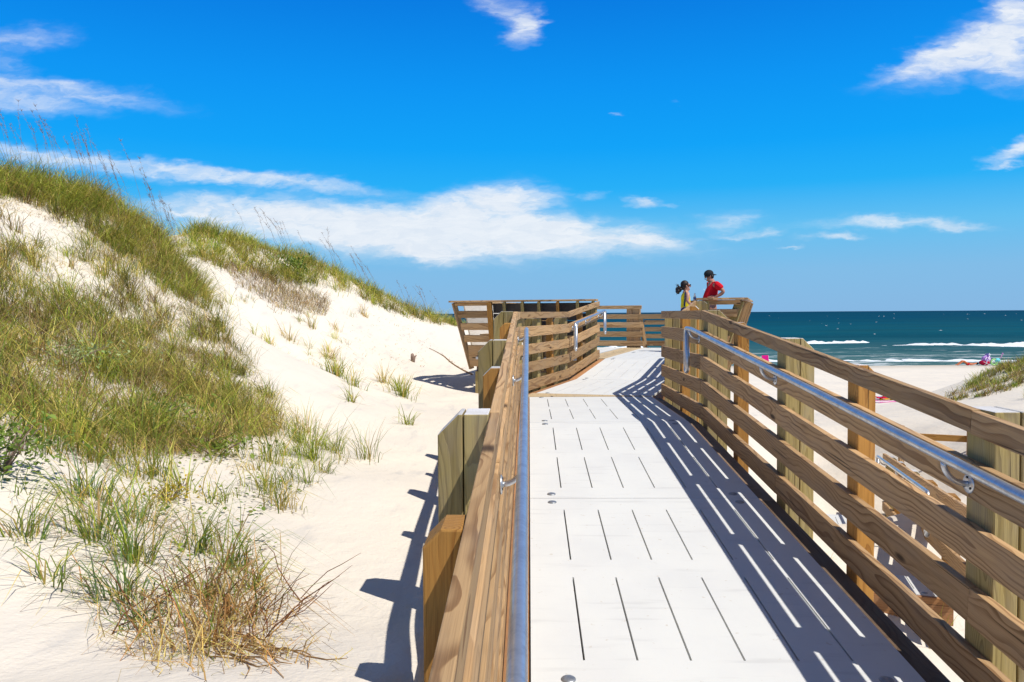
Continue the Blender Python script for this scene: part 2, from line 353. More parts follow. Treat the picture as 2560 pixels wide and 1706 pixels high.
# ------------------------------------------------------------------ terrain
GP=np.array([(-1.37,2,0.78),(-1.68,2.45,0.8),(-2.01,2.95,0.86),(-2.45,3.6,0.98),(-2.88,4.25,1.08),(-3.45,5.1,1.24),(-4.25,6.3,1.47),(-4.91,7.3,1.84),(-5.64,8.4,2.32),(-6.56,9.8,2.95),(-7.69,11.5,3.58),(-1.17,2.05,0.76),(-1.48,2.6,0.75),(-1.88,3.3,0.76),(-2.44,4.3,0.83),(-2.99,5.3,0.92),(-3.66,6.5,1.1),(-4.44,7.9,1.4),(-5.16,9.2,1.86),(-5.82,10.4,2.45),(-6.58,11.8,3.19),(-7.02,12.6,3.56),(-0.96,2.1,0.73),(-1.28,2.8,0.67),(-1.69,3.7,0.64),(-2.27,5,0.69),(-2.85,6.3,0.77),(-3.52,7.8,0.97),(-4.28,9.5,1.33),(-4.94,11,1.88),(-5.56,12.4,2.44),(-6.09,13.6,2.92),(-5.37,14,1.45),(-6.12,16,2.12),(-6.72,17.6,2.93),(-7.24,19,3.59),(-0.84,2.5,0.64),(-0.97,2.9,0.63),(-1.39,4.2,0.62),(-2.47,7.5,0.58),(-3.22,9.8,0.77),(-4.27,13,1.18),(-5.63,17.2,1.95),(-6.21,19,2.6),(-6.78,20.8,3.36),(-0.78,3,0.6),(-1.24,4.8,0.46),(-2.27,8.8,0.38),(-3.49,13.6,0.78),(-4.6,18,1.46),(-5.26,20.6,2.21),(-5.81,22.8,3.07),(-3.91,19.5,1.32),(-4.51,22.5,2),(-5,25,2.58),(-0.55,3.7,0.54),(-0.86,5.8,0.43),(-1.41,9.6,0.26),(-1.91,13,0.24),(-2.27,15.5,0.17),(-2.85,19.5,0.57),(-3.42,23.5,1.23),(-3.93,27,1.87),(-1.1,12.8,0.12),(-1.33,15.5,0.2),(-1.54,18,0.26),(-2.05,24,0.69),(-2.56,30,1.38),(5.85,9.5,-0.27),(7.38,12,-0.14),(8.61,14,-0.14),(11.06,18,-0.14),(12.89,21,0.06),(14.42,23.5,0.22),(7.56,13.5,-0.37),(10.07,18,-0.43),(11.19,20,-0.38),(12.58,22.5,-0.3),(7.19,15,-0.6),(9.11,19,-0.7),(8.09,19,-0.85),(-12,14,4),(-16,16,3.6),(-11,18,3.3),(-16,8,4.5),(-14,2,3.5),(-9.5,17,2.6),(-10,22,3.4),(-9,26,2.6),(-7,28,2.4),(-12,30,2.5),(-5,32,1.6),(-6,38,0.8),(-20,30,2.5),(-25,10,4),(-25,-6,3),(-8,-5,1.5),(-3,-6,0.8),(-0.69,3.38,0.57),(-0.75,4.7,0.42),(-0.86,5.93,0.38),(-0.47,2.03,0.8),(-0.5,0.5,0.95),(-0.42,1.95,0.9),(-0.62,2,0.87),(-0.5,-3,0.85),(-1.5,-1,0.85),(1,-6,-0.2),(1,0,-0.4),(1,6,-0.35),(0.8,10,0),(1,13,0),(2.5,17,-0.2),(0,17,-0.1),(4,20,-0.6),(0,22,0.2),(2,28,-0.2),(2.6,2,-0.6),(2.6,-4,-0.6),(3,5,-0.95),(3.8,7.2,-1.15),(3.2,10,-0.9),(5.5,11,-1.5),(4.5,15,-1.4),(7,9,-1.5),(9,5,-1.2),(6,1,-0.7),(10,-4,0),(18,0,0.8),(16,8,-0.2),(6.5,16,-1.2),(7,22,-1.5),(5,30,-2.2),(-4,45,-1.6),(-15,45,-0.5),(-30,45,0.5),(-50,40,1),(-50,10,3),(-50,-10,3),(10,30,-2.4),(20,38,-2.5),(12,45,-2.8),(30,50,-2.7),(50,50,-2.5),(50,30,0),(50,10,1),(50,-10,1),(-50,62,-2.6),(-50,76,-3.45),(-50,84,-3.8),(-50,100,-4.6),(-50,125,-5.5),(-25,62,-2.6),(-25,76,-3.45),(-25,84,-3.8),(-25,100,-4.6),(-25,125,-5.5),(0,62,-3.05),(0,76,-3.45),(0,84,-3.8),(0,100,-4.6),(0,125,-5.5),(20,62,-3.05),(20,76,-3.45),(20,84,-3.8),(20,100,-4.6),(20,125,-5.5),(40,62,-3.05),(40,76,-3.45),(40,84,-3.8),(40,100,-4.6),(40,125,-5.5),(60,62,-3.05),(60,76,-3.45),(60,84,-3.8),(60,100,-4.6),(60,125,-5.5),(85,62,-3.05),(85,76,-3.45),(85,84,-3.8),(85,100,-4.6),(85,125,-5.5),(17.5,22,0.5),(20,26,0.6),(8.5,24,-1.35),(11,26,-1.4),(17,28,-0.6),(13.2,25.8,-0.8),(22,20,1.2),(26,26,0.8),(15,19,0),(13.5,31,-2.35),(16,38,-2.7),(25,34,-1.6)])
_C2=1.2**2
def _phi(ax,ay,bx,by):
    # distances measured in a space that shrinks with distance, so far points reach further
    return np.sqrt((ax[:,None]-bx[None])**2+(ay[:,None]-by[None])**2+_C2)
def _w(x,y): return np.asarray(x,float),np.asarray(y,float)
_gx,_gy=_w(GP[:,0],GP[:,1])
_n=len(GP)
_Am=np.zeros((_n+1,_n+1));_Am[:_n,:_n]=_phi(_gx,_gy,_gx,_gy)-np.eye(_n)*.06;_Am[_n,:_n]=1;_Am[:_n,_n]=1
_Wt=np.linalg.solve(_Am,np.append(GP[:,2],0.))
def _hash(i,j,s):
    v=np.sin(i*127.1+j*311.7+s*74.7)*43758.5453
    return v-np.floor(v)
def vnoise(x,y,s=0.):
    i=np.floor(x);j=np.floor(y);f=x-i;g=y-j
    f=f*f*(3-2*f);g=g*g*(3-2*g)
    a=_hash(i,j,s);b=_hash(i+1,j,s);c=_hash(i,j+1,s);d=_hash(i+1,j+1,s)
    return (a+(b-a)*f)*(1-g)+(c+(d-c)*f)*g-.5
def sstep(a,b,x):
    t=np.clip((x-a)/(b-a),0,1);return t*t*(3-2*t)
def deck_z(Y): return np.clip(Y*.0833,-.3,.652)
def ground_z(x,y):
    x=np.atleast_1d(np.asarray(x,float));y=np.atleast_1d(np.asarray(y,float))
    cx=np.clip(x,-50,85);cy=np.clip(y,-10,125)
    z=np.empty_like(cx)
    for k in range(0,len(cx),20000):
        ax,ay=_w(cx[k:k+20000],cy[k:k+20000])
        z[k:k+20000]=_phi(ax,ay,_gx,_gy)@_Wt[:_n]+_Wt[_n]
    # dig the sand away under the ramp
    under=sstep(-.30,-.15,x)*(1-sstep(1.9,2.3,x))*(1-sstep(9.5,10.5,y))
    lim=deck_z(y)-.38
    z=np.where(z>lim,z+(lim-z)*under,z)
    near=np.exp(-((x/14)**2+((y-6)/16)**2))
    near=near*(1-.85*sstep(-1.5,-.8,x)*(1-sstep(9,12,y)))
    z=z+near*(vnoise(x*.9,y*.9,1)*.10+vnoise(x*2.7,y*2.1,2)*.045+vnoise(x*7,y*4,3)*.012)
    z=z+(1-np.exp(-((x/14)**2+((y-6)/16)**2)))*vnoise(x*.35,y*.35,4)*.14*(1-sstep(60,72,y))
    return z

def lines(lo, hi, fine_lo, fine_hi, st, grow):
    a = list(np.arange(fine_lo, fine_hi + 1e-6, st)); d = st
    x = fine_hi
    while x < hi: d *= grow; x += d; a.append(min(x, hi))
    d = st; x = fine_lo
    while x > lo: d *= grow; x -= d; a.insert(0, max(x, lo))
    return np.array(a)
gx = lines(-30000, 30000, -8.5, 6, .09, 1.10); gy = lines(-400, 140, .8, 16, .09, 1.045)
GXm, GYm = np.meshgrid(gx, gy)
gz = ground_z(GXm.ravel(), GYm.ravel())
nx, ny = len(gx), len(gy)
idx = np.arange(nx * ny).reshape(ny, nx)
quads = np.stack([idx[:-1, :-1], idx[:-1, 1:], idx[1:, 1:], idx[1:, :-1]], -1).reshape(-1, 4)
def grid_mesh(name, verts, faces, mat, smooth=True):
    me = bpy.data.meshes.new(name)
    me.vertices.add(len(verts)); me.vertices.foreach_set('co', np.asarray(verts, np.float32).ravel())
    k = faces.shape[1]
    me.loops.add(faces.size); me.loops.foreach_set('vertex_index', faces.astype(np.int32).ravel())
    me.polygons.add(len(faces)); me.polygons.foreach_set('loop_start', np.arange(0, faces.size, k, dtype=np.int32))
    me.polygons.foreach_set('use_smooth', np.full(len(faces), smooth))
    me.materials.append(mat); me.update(calc_edges=True)
    o = bpy.data.objects.new(name, me); COL.objects.link(o); return o
ground = grid_mesh('ground', np.stack([GXm.ravel(), GYm.ravel(), gz], -1), quads, SAND)
tag(ground, kind='structure')

# sea
sx = lines(-60000, 60000, -60, 110, 3., 1.22); sy = np.concatenate([np.arange(73, 150, 1.0), np.geomspace(150, 60000, 80)])
SX, SY = np.meshgrid(sx, sy)
sz = -3.5 + (vnoise(SX * .05, SY * .16, 5) * .35 + vnoise(SX * .13, SY * .45, 6) * .14) * np.clip((SY - 80) / 25, 0, 1) * np.clip(1 - (SY - 150) / 300, 0, 1)
i2 = np.arange(SX.size).reshape(SX.shape)
sea = grid_mesh('sea', np.stack([SX.ravel(), SY.ravel(), sz.ravel()], -1),
                np.stack([i2[:-1, :-1], i2[:-1, 1:], i2[1:, 1:], i2[1:, :-1]], -1).reshape(-1, 4), SEA)
tag(sea, kind='structure')

def surf_strip(name, x0, x1, y, hgt, dep, seed, wob=1.2, z0=-3.5, ends=.12):
    """a ridge of white water: x along the shore, ragged front, rounded back"""
    n = max(24, int((x1 - x0) / .5)); prof = [(-1., 0), (-.75, .45), (-.35, .9), (.05, 1.), (.5, .55), (1., .02)]
    vs = []
    xs = np.linspace(x0, x1, n)
    q = (xs - x0) / (x1 - x0); env = np.clip(np.minimum(q, 1 - q) / ends, 0.02, 1) ** .7
    a = vnoise(xs * .22, xs * 0 + seed, seed) ; b = vnoise(xs * 1.1, xs * 0 + seed + 3, seed); c_ = vnoise(xs * 3.1, xs * 0, seed + 9)
    hh = hgt * env * (1 + a * .7 + b * .6 + c_ * .5); dd = dep * env * (1 + a * .9 + b * .8 + c_ * .5)
    yy = y + wob * vnoise(xs * .05, xs * 0 + 2, seed) * 2 + b * dep * .5
    for i in range(n):
        for py, pz in prof:
            vs.append((xs[i], yy[i] + py * dd[i], z0 - .06 + pz * max(hh[i], .03)))
    k = len(prof); fs = np.array([(i * k + j, (i + 1) * k + j, (i + 1) * k + j + 1, i * k + j + 1) for i in range(n - 1) for j in range(k - 1)])
    o = grid_mesh(name, vs, fs, FOAM); o['kind'] = 'stuff'; return o
tag(surf_strip('sea_foam', 42, 56, 131, .42, 1.4, 3), 'short white breaker farther out behind the tall right posts')
tag(surf_strip('sea_foam', 50, 150, 119, .40, 2.6, 5, 2.0), 'long white breaker line running to the right edge of the sea')
tag(surf_strip('sea_foam', 74, 150, 126, .55, 1.6, 8, 1.0), 'bright tumbling crest just behind the long breaker')
tag(surf_strip('sea_foam', -60, 140, 82.5, .22, 2.0, 12, 2.2, -3.55, .02), 'thin line of white wash along the waterline')
tag(surf_strip('sea_foam', 8, 30, 84.5, .30, .9, 15, 1.), 'short curl of white wash near the pink chair')
tag(surf_strip('sea_foam', 9.5, 17, 112, .5, 1.7, 18, 1.), 'white breaker seen between the far railing boards')
tag(surf_strip('sea_foam', 20, 60, 96, .05, .35, 21, 3.), 'faint streak of foam on the green shallows')
wv, wf = [], []
for i in range(60):
    Y = 10 ** rng.uniform(2.25, 3.2); X = rng.uniform(.02, .75) * Y; s_ = rng.uniform(.08, .32) * (Y / 300) ** .6; o_ = len(wv)
    for j in range(8):
        an = j * math.pi / 4; wv.append((X + math.cos(an) * s_ * rng.uniform(1.2, 2.6), Y + math.sin(an) * s_ * .8, -3.45 + rng.uniform(0, .08)))
    wv.append((X, Y, -3.42 + .35 * s_)); wf += [(o_ + j, o_ + (j + 1) % 8, o_ + 8) for j in range(8)]
caps = grid_mesh('sea_foam', wv, np.array(wf), FOAM); tag(caps, 'scattered small whitecaps far out on the dark sea', kind='stuff')

# ------------------------------------------------------------------ boardwalk frame of reference
TH = R(16.7); E1 = Vector((math.sin(TH), math.cos(TH), 0)); E2 = Vector((E1.y, -E1.x, 0)); A0 = Vector((.075, 10.63, 0))
def ramp(x, y, h=0): return Vector((x, y, float(deck_z(y)) + h))
def path_z(s): return .652 if s <= 2.4 else (.852 if s >= 4.8 else .652 + (s - 2.4) / 12)
def path(s, t, h=0): return A0 + E1 * s + E2 * t + Vector((0, 0, path_z(s) + h))
UP = Vector((0, 0, 1))

def deck_panel(p00, p01, p10, label, group, rows=2, cols=6, bolts=True, slot=.0045, thick=.05, name='deck_slab'):
    """panel from near-left p00, near-right p01, far-left p10; slots are cut right through"""
    p00, p01, p10 = Vector(p00), Vector(p01), Vector(p10)
    W = p01 - p00; Lv = p10 - p00; w_, l = W.length, Lv.length; W.normalize(); Lv.normalize(); N = W.cross(Lv).normalized()
    root = thing(name, label, 'deck slab', p00 + (W * w_ + Lv * l) / 2, group)
    root['kind'] = 'thing'
    xs = [0.]; sl = []
    for k in range(1, cols + 1):
        c = w_ * k / (cols + 1); xs += [c - slot, c + slot]; sl.append(len(xs) - 2)
    xs.append(w_)
    m_ = .235 * l / 2.39; ln = (l - 3 * m_) / 2 if rows == 2 else l - 2 * m_
    ysr = [0.]; sr = []
    for r_ in range(rows):
        y0 = m_ + r_ * (ln + m_); ysr += [y0, y0 + ln]; sr.append(len(ysr) - 2)
    ysr.append(l)
    mb = MB(); nX, nY = len(xs), len(ysr)
    P = lambda i, j, d: p00 + W * xs[i] + Lv * ysr[j] - N * d
    vs = [P(i, j, d) for d in (0, thick) for j in range(nY) for i in range(nX)]
    gs = [(ysr[j], xs[i], d) for d in (0, thick) for j in range(nY) for i in range(nX)]
    I = lambda i, j, d: d * nX * nY + j * nX + i
    solid = lambda i, j: 0 <= i < nX - 1 and 0 <= j < nY - 1 and not (i in sl and j in sr)
    fs = []
    for j in range(nY - 1):
        for i in range(nX - 1):
            if not solid(i, j): continue
            fs.append((I(i, j, 0), I(i + 1, j, 0), I(i + 1, j + 1, 0), I(i, j + 1, 0)))
            fs.append((I(i, j, 1), I(i, j + 1, 1), I(i + 1, j + 1, 1), I(i + 1, j, 1)))
            if not solid(i - 1, j): fs.append((I(i, j, 0), I(i, j + 1, 0), I(i, j + 1, 1), I(i, j, 1)))
            if not solid(i + 1, j): fs.append((I(i + 1, j, 0), I(i + 1, j, 1), I(i + 1, j + 1, 1), I(i + 1, j + 1, 0)))
            if not solid(i, j - 1): fs.append((I(i, j, 0), I(i, j, 1), I(i + 1, j, 1), I(i + 1, j, 0)))
            if not solid(i, j + 1): fs.append((I(i, j + 1, 0), I(i + 1, j + 1, 0), I(i + 1, j + 1, 1), I(i, j + 1, 1)))
    mb.add(vs, fs, gs)
    mb.build('panel', DECK, root)
    if bolts:
        for a in (.15, w_ - .15):
            for b in (.085, l - .085):
                bb = MB(); bb.lathe(p00 + W * a + Lv * b, N, [(.030, -.002), (.030, .003), (.026, .006), (.014, .0085), (.002, .009)], 16)
                bb.build('bolt', BOLT, root)
    return root

G1 = 'white slotted deck panels of the boardwalk'
g = .004
seams = [-1.73, .66, 3.05, 5.44, 7.82]
labs = ['white slotted deck panel nearest the camera, cut by the bottom edge', None,
        'white slotted deck panel third from the landing on the ramp', 'white slotted ramp panel just below the landing with two rows of slots']
for i in range(1, 4):
    y0, y1 = seams[i] + g, seams[i + 1] - g
    deck_panel(ramp(0, y0), ramp(1.56, y0), ramp(0, y1), [0, 'white slotted deck panel nearest the camera, crossing the bottom edge of the photo',
        'white slotted ramp panel in the middle of the ramp, between the two near seams', 'white slotted ramp panel just below the level landing'][i], G1)
y0, y1 = 7.82 + g, 10.18
deck_panel(ramp(0, y0), ramp(1.56, y0), ramp(0, y1), 'level white landing panel ending at the pale wooden wedge', G1)
deck_panel(path(0.0, 0), path(0.0, 1.55), path(2.4 - g, 0), 'level white panel where the boardwalk bends to the right', G1)
deck_panel(path(2.4 + g, 0), path(2.4 + g, 1.55), path(4.8 - g, 0), 'sloping white panel rising to the upper platform', G1)
deck_panel(path(4.8 + g, 0), path(4.8 + g, 1.55), path(7.2 - g, 0), 'white platform panel at the top of the second ramp', G1)
deck_panel(path(7.2 + g, 0), path(7.2 + g, 1.55), path(9.6, 0), 'white platform panel beside the far railing', G1)
deck_panel(path(4.85, -2.66), path(4.85, -.54), path(7.2 - g, -2.66), 'white platform panel behind the left bench', G1)
deck_panel(path(7.2 + g, -2.66), path(7.2 + g, -.54), path(9.6, -2.66), 'white platform panel in the far left corner past the wooden strip', G1)
deck_panel(path(4.95, 1.56), path(4.95, 2.10), path(9.6, 1.56), 'white platform panel the couple stand on', G1, cols=3)

# wedge of pale wood filling the turn
mb = MB()
wl = [ramp(-.005, 10.187), ramp(1.553, 10.187), path(-.006, 0)]
p = [Vector((-.06, 10.187, 0)), Vector((1.55, 10.187, 0)), Vector(path(-.006, 1.54)), Vector(path(-.006, -.04))]
mb.extrude_poly([(q.x, q.y) for q in p], (0, 0, 0), (1, 0, 0), (0, 1, 0), (0, 0, 1), .60, .658)
tag(mb.build('trim_board', TANW, None, .004, origin=(.7, 10.4, .64)), 'pale wooden wedge filling the joint where the boardwalk turns', 'trim board')

# structure under and beside the panels: side ledges, joists
def ledge(label, segs):
    root = thing('side_ledge', label, 'edge board', (segs[0][0] + segs[-1][1]) / 2)
    for p, q, w_, mat in segs:
        mb = MB(); mb.between(p, q, UP, .22, w_); mb.build('board', mat, root, .003)
    return root
lx, rx_ = -.061, 1.619
ledge('reddish wooden edge strip along the left side of the ramp deck',
      [(ramp(lx, a + .003, -.125), ramp(lx, b - .003, -.125), .108, LEDGE) for a, b in ((-1.7, .66), (.66, 3.05), (3.05, 5.44), (5.44, 7.82), (7.82, 10.3))])
ledge('shaded brown edge strip along the right side of the ramp deck',
      [(ramp(rx_, a + .003, -.125), ramp(rx_, b - .003, -.125), .108, DARKW) for a, b in ((-1.7, .66), (.66, 3.05), (3.05, 5.44), (5.44, 7.82), (7.82, 10.15))])  # railing shade put into the strip's darker colour
ledge('sunlit orange edge strip on the left of the bend and second ramp',
      [(path(-.25, -.065, -.125), path(2.397, -.065, -.125), .12, LEDGE), (path(2.403, -.065, -.125), path(4.85, -.065, -.125), .12, LEDGE)])
ledge('edge strip on the right of the bend and second ramp',
      [(path(.02, 1.615, -.125), path(2.397, 1.615, -.125), .11, LEDGE), (path(2.403, 1.615, -.125), path(4.85, 1.615, -.125), .11, LEDGE)])
mb = MB()
for tt in (-.11, -.28, -.44): mb.between(path(4.87, tt + .03, -.02), path(9.6, tt + .03, -.02), E2, .15, .038)
tag(mb.build('floor_strip', TANW, None, .003, origin=path(7, -.25)), 'strip of worn wooden planks let into the platform floor', 'floor strip')

def joists(label, quadpts, n):
    """joists under a panel field: quadpts near-left, near-right, far-left, far-right"""
    nl, nr, fl, fr = [Vector(q) for q in quadpts]
    root = thing('joist_grid', label, 'joists', (nl + fr) / 2)
    for i in range(n):
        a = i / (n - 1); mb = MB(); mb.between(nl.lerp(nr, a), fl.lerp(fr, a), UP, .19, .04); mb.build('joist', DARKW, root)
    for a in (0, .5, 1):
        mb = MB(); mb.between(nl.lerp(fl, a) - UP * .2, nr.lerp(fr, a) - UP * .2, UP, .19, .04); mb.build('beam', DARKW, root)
d_ = -.05 - .10
joists('brown timber frame under the ramp panels', (ramp(.04, -1.6, d_), ramp(1.52, -1.6, d_), ramp(.04, 7.8, d_), ramp(1.52, 7.8, d_)), 4)
joists('brown timber frame under the level panel at the bend', (path(.1, .04, d_), path(.1, 1.5, d_), path(2.35, .04, d_), path(2.35, 1.5, d_)), 4)
joists('brown timber frame under the second ramp', (path(2.45, .04, d_), path(2.45, 1.5, d_), path(4.75, .04, d_), path(4.75, 1.5, d_)), 4)
joists('brown timber frame under the upper platform', (path(4.95, -2.6, d_), path(4.95, 2.05, d_), path(9.55, -2.6, d_), path(9.55, 2.05, d_)), 9)

# ------------------------------------------------------------------ railings
LEVELS_ = [(.025, .14), (.269, .14), (.513, .14), (.757, .14), (1.001, .09)]
def post(mb_parent, foot, top_z, n, along, w_, d, chamf, mat, bottom):
    """post standing outside a rail: n points outward, w_ along n, d along the rail; chamfer on the outer top edge"""
    o = Vector((foot[0], foot[1], 0)); mb = MB(); rn = random.random()
    if w_ > .15:
        hm = w_ / 2; cr = .0025
        mb.extrude_poly([(0, bottom), (hm - cr, bottom), (hm - cr, top_z), (0, top_z)], o, n, UP, along, -d / 2, d / 2, rnd=rn)
        mb.extrude_poly([(hm + cr, bottom), (w_, bottom), (w_, top_z - chamf), (w_ - chamf, top_z), (hm + cr, top_z)], o, n, UP, along, -d / 2, d / 2, rnd=(rn + .31) % 1)
    else:
        mb.extrude_poly([(0, bottom), (w_, bottom), (w_, top_z - chamf), (w_ - chamf, top_z), (0, top_z)], o, n, UP, along, -d / 2, d / 2, rnd=rn)
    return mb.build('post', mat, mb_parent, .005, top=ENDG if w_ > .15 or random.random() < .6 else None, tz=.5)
def boards(root, p, q, n, joints, levels=LEVELS_, mat=None, t=.038):
    """boards along p->q (deck points on the inner face), n outward; joints: per level list of fractions"""
    p, q = Vector(p), Vector(q)
    for li, (h, bh) in enumerate(levels):
        fr = [0.] + list(joints[li % len(joints)]) + [1.]
        L = (q - p).length
        for a, b in zip(fr[:-1], fr[1:]):
            e = .0018 / L
            off = n * (t / 2 + random.uniform(-.002, .002)) + UP * (h + bh / 2 + random.uniform(-.003, .003))
            mb = MB(); mb.between(p.lerp(q, a + e) + off, p.lerp(q, b - e) + off, UP, bh, t)
            mb.build('top_board' if li == len(levels) - 1 else 'board', mat or BOARD, root, .004, top=PALE_TOP)
def handrail(root, pts, n, bracket_at, loops=(False, True), drop=.44):
    """galvanised pipe through pts; ends with loops bend down and return; n = towards the boards"""
    pts = [Vector(p) for p in pts]; r = .021; mb = MB()
    def loop(end, d):
        c = []
        top = end.copy()
        for k in range(1, 7):
            a = k * math.pi / 12; c.append(top + d * (.06 * math.sin(a)) - UP * (.06 * (1 - math.cos(a))))
        c.append(top + d * .06 - UP * (drop - .05)); 
        for k in range(1, 12):
            a = k * math.pi / 12; c.append(top + d * (.06 - .045 * (1 - math.cos(a))) - UP * (drop - .05 + .045 * math.sin(a)))
        c.append(top - d * .03 - UP * (drop - .05)); c.append(top - d * .03 - UP * .012)
        return c
    path_ = list(pts)
    if loops[1]: path_ = path_ + loop(pts[-1], (pts[-1] - pts[-2]).normalized() * 1)
    if loops[0]: path_ = loop(pts[0], (pts[0] - pts[1]).normalized())[::-1] + path_
    mb.tube(path_, r, 14); rail = mb.build('handrail', GALV, root)
    for bp, gap in bracket_at:
        bp = Vector(bp); b = MB(); c = []
        for k in range(0, 9):
            a = k * math.pi / 16; c.append(bp - UP * (.018 + .085 * math.sin(a)) + n * (.0 + (gap - .005) * (1 - math.cos(a))))
        b.tube(c, .011, 10)
        b.lathe(c[-1] + n * .004, -n, [(.038, -.002), (.038, .004), (.034, .007), (.012, .008)], 18)
        br = b.build('bracket', GALV, rail)
        al = UP.cross(n)
        for k in range(3):
            s_ = MB()
            a = math.pi / 2 + k * 2 * math.pi / 3
            s_.lathe(c[-1] - n * .004 + (UP * math.sin(a) + al * math.cos(a)) * .026, -n, [(.005, 0), (.005, .003)], 8)
            s_.build('screw', SCREW, rail)
    return rail

RX, LX = 1.68, -.115; XP = Vector((1, 0, 0)); YP = Vector((0, 1, 0))
J = [[.43], [.23, .72], [.485], [.36], [.485]]
def ramp_rail(x, n, label, cat):
    root = thing('railing', label, cat, ramp(x, 4, 0))
    ya = -1.9; f = lambda Y: (Y - ya) / (7.85 - ya)
    jj = [[f(.66), f(5.46)], [f(3.06)], [f(.66), f(5.46)], [f(3.06), f(6.66)], [f(3.06)]]
    boards(root, ramp(x, ya), ramp(x, 7.85), n, jj)
    return root
def ground_at(x, y): return float(ground_z([x], [y])[0])
GRP = 'railings of the boardwalk'
rr = ramp_rail(RX, XP, 'right-hand brown board railing of the ramp with blue-shining steel handrail', 'railing'); rr['group'] = GRP
boards(rr, ramp(RX, 7.853), ramp(RX, 10.17), XP, [[]])
lr = ramp_rail(LX, -XP, 'left-hand ramp railing seen from above, purple-grey top board and chamfered posts', 'railing'); lr['group'] = GRP
boards(lr, ramp(LX, 7.853), ramp(LX, 10.40), -XP, [[]])
for k, Y in enumerate([-.54, .66, 1.86, 3.06, 4.26, 5.46, 6.66, 7.80, 9.05]):
    big = Y in (.66, 3.06, 5.46, 7.80)
    for (root, x, n) in ((rr, RX + .0385, XP), (lr, LX - .0385, -XP)):
        w_, d, m_ = (.192, .187, GREENP) if big else (.092, .14, ORANGE)
        tz = float(deck_z(Y)) + 1.091 + (.004 if big else -.005) + random.uniform(-.006, .006)
        post(root, (x, Y), tz, n, YP, w_, d, .078 if big else .042, m_, ground_at(x + n.x * .1, Y) - .5)
hp = lambda x, Y, h=.912: ramp(x, Y, h)
handrail(rr, [hp(RX - .10, -1.9), hp(RX - .10, 2), hp(RX - .10, 5), hp(RX - .10, 7.8), hp(RX - .10, 8.02)], XP,
         [(hp(RX - .10, Y), .10) for Y in (.66, 3.06, 5.46, 7.9)])
handrail(lr, [hp(LX + .088, -1.9), hp(LX + .088, 2), hp(LX + .088, 5), hp(LX + .088, 7.8), hp(LX + .088, 8.02)], -XP,
         [(hp(LX + .088, Y), .088) for Y in (.66, 3.06, 5.46, 7.9)])

# second stretch, left
l2 = thing('railing', 'left railing of the bend and second ramp, five sunlit boards in two straight runs', 'railing', path(2.4, -.115), GRP)
boards(l2, path(-.275, -.115), path(2.4, -.115), -E2, [[], [], [], [.62], []])
boards(l2, path(2.403, -.115), path(4.83, -.115), -E2, [[], [], [], [], []])
for s, big in ((-.15, True), (.75, True), (1.5, False), (2.35, True), (3.5, False), (4.72, True)):
    fp = path(s, -.155); w_, d, m_ = (.19, .14, GREENP) if big else (.092, .09, ORANGE)
    gq = fp - E2 * .1
    post(l2, fp, path_z(s) + 1.0, -E2, E1, w_, d, .03, m_, ground_at(gq.x, gq.y) - .4)
handrail(l2, [path(2.45, -.02, .90), path(2.55, -.02, .905), path(4.75, -.02, .91), path(4.85, -.02, .912)], -E2, [(path(s, -.02, .91), .095) for s in (2.62, 3.6, 4.7)], (True, True))
# second stretch, right
r2 = thing('railing', 'right railing beyond the bend, mostly hidden behind the ramp railing, rising to the couple', 'railing', path(2.4, 1.67), GRP)
boards(r2, path(.02, 1.67), path(2.4, 1.67), E2, [[]])
boards(r2, path(2.403, 1.67), path(4.83, 1.67), E2, [[]])
for s, big in ((.10, True), (.55, False), (1.3, False), (2.4, True), (3.5, False), (4.72, True)):
    fp = path(s, 1.71); w_, d, m_ = (.19, .14, GREENP) if big else (.14, .14, ORANGE)
    gq = fp + E2 * .1
    post(r2, fp, path_z(s) + 1.085, E2, E1, w_, d, .05, m_, ground_at(gq.x, gq.y) - .4)

# ------------------------------------------------------------------ platform benches with outward leaning backs
PZ = .852
def lean_wall(root, s0, t0, s1, t1, n, flare, levels, mat, thick=.038, cap=None, ext0=0., ext1=0., joints=()):
    """boards between two deck points; the wall leans along n; ext: extra length per metre of height at each end"""
    a, b = path(s0, t0), path(s1, t1); L = (b - a).normalized()
    for h, bh in levels:
        hc = h + bh / 2; off = n * (flare * hc) + UP * hc
        p, q = a - L * ext0 * hc + off, b + L * ext1 * hc + off
        wd = (UP + n * flare).normalized(); fr = [0, *joints, 1]
        for f0, f1 in zip(fr[:-1], fr[1:]):
            mb = MB(); mb.between(p.lerp(q, f0 + .001), p.lerp(q, f1 - .001), wd, bh, thick); mb.build('back_board', mat, root, .003)
    if cap:
        h, cw = cap; off = n * (flare * h + .03) + UP * (h + .02)
        p, q = a - L * (ext0 * h + .05) + off, b + L * (ext1 * h + .05) + off
        for f0, f1 in ((0, .36), (.362, .7), (.702, 1)):
            mb = MB(); mb.between(p.lerp(q, f0), p.lerp(q, f1), n, cw, .036); mb.build('cap_board', BOARD, root, .004, top=PALE_TOP)
def lean_post(root, s, t, n, flare, h0, h1, mat, w_=.09, d=.14, off=.0):
    a = path(s, t); p = a + n * (flare * h0 + off) + UP * h0; q = a + n * (flare * h1 + off) + UP * h1
    mb = MB(); mb.between(p, q, n, d, w_); return mb.build('support', mat, root, .004)

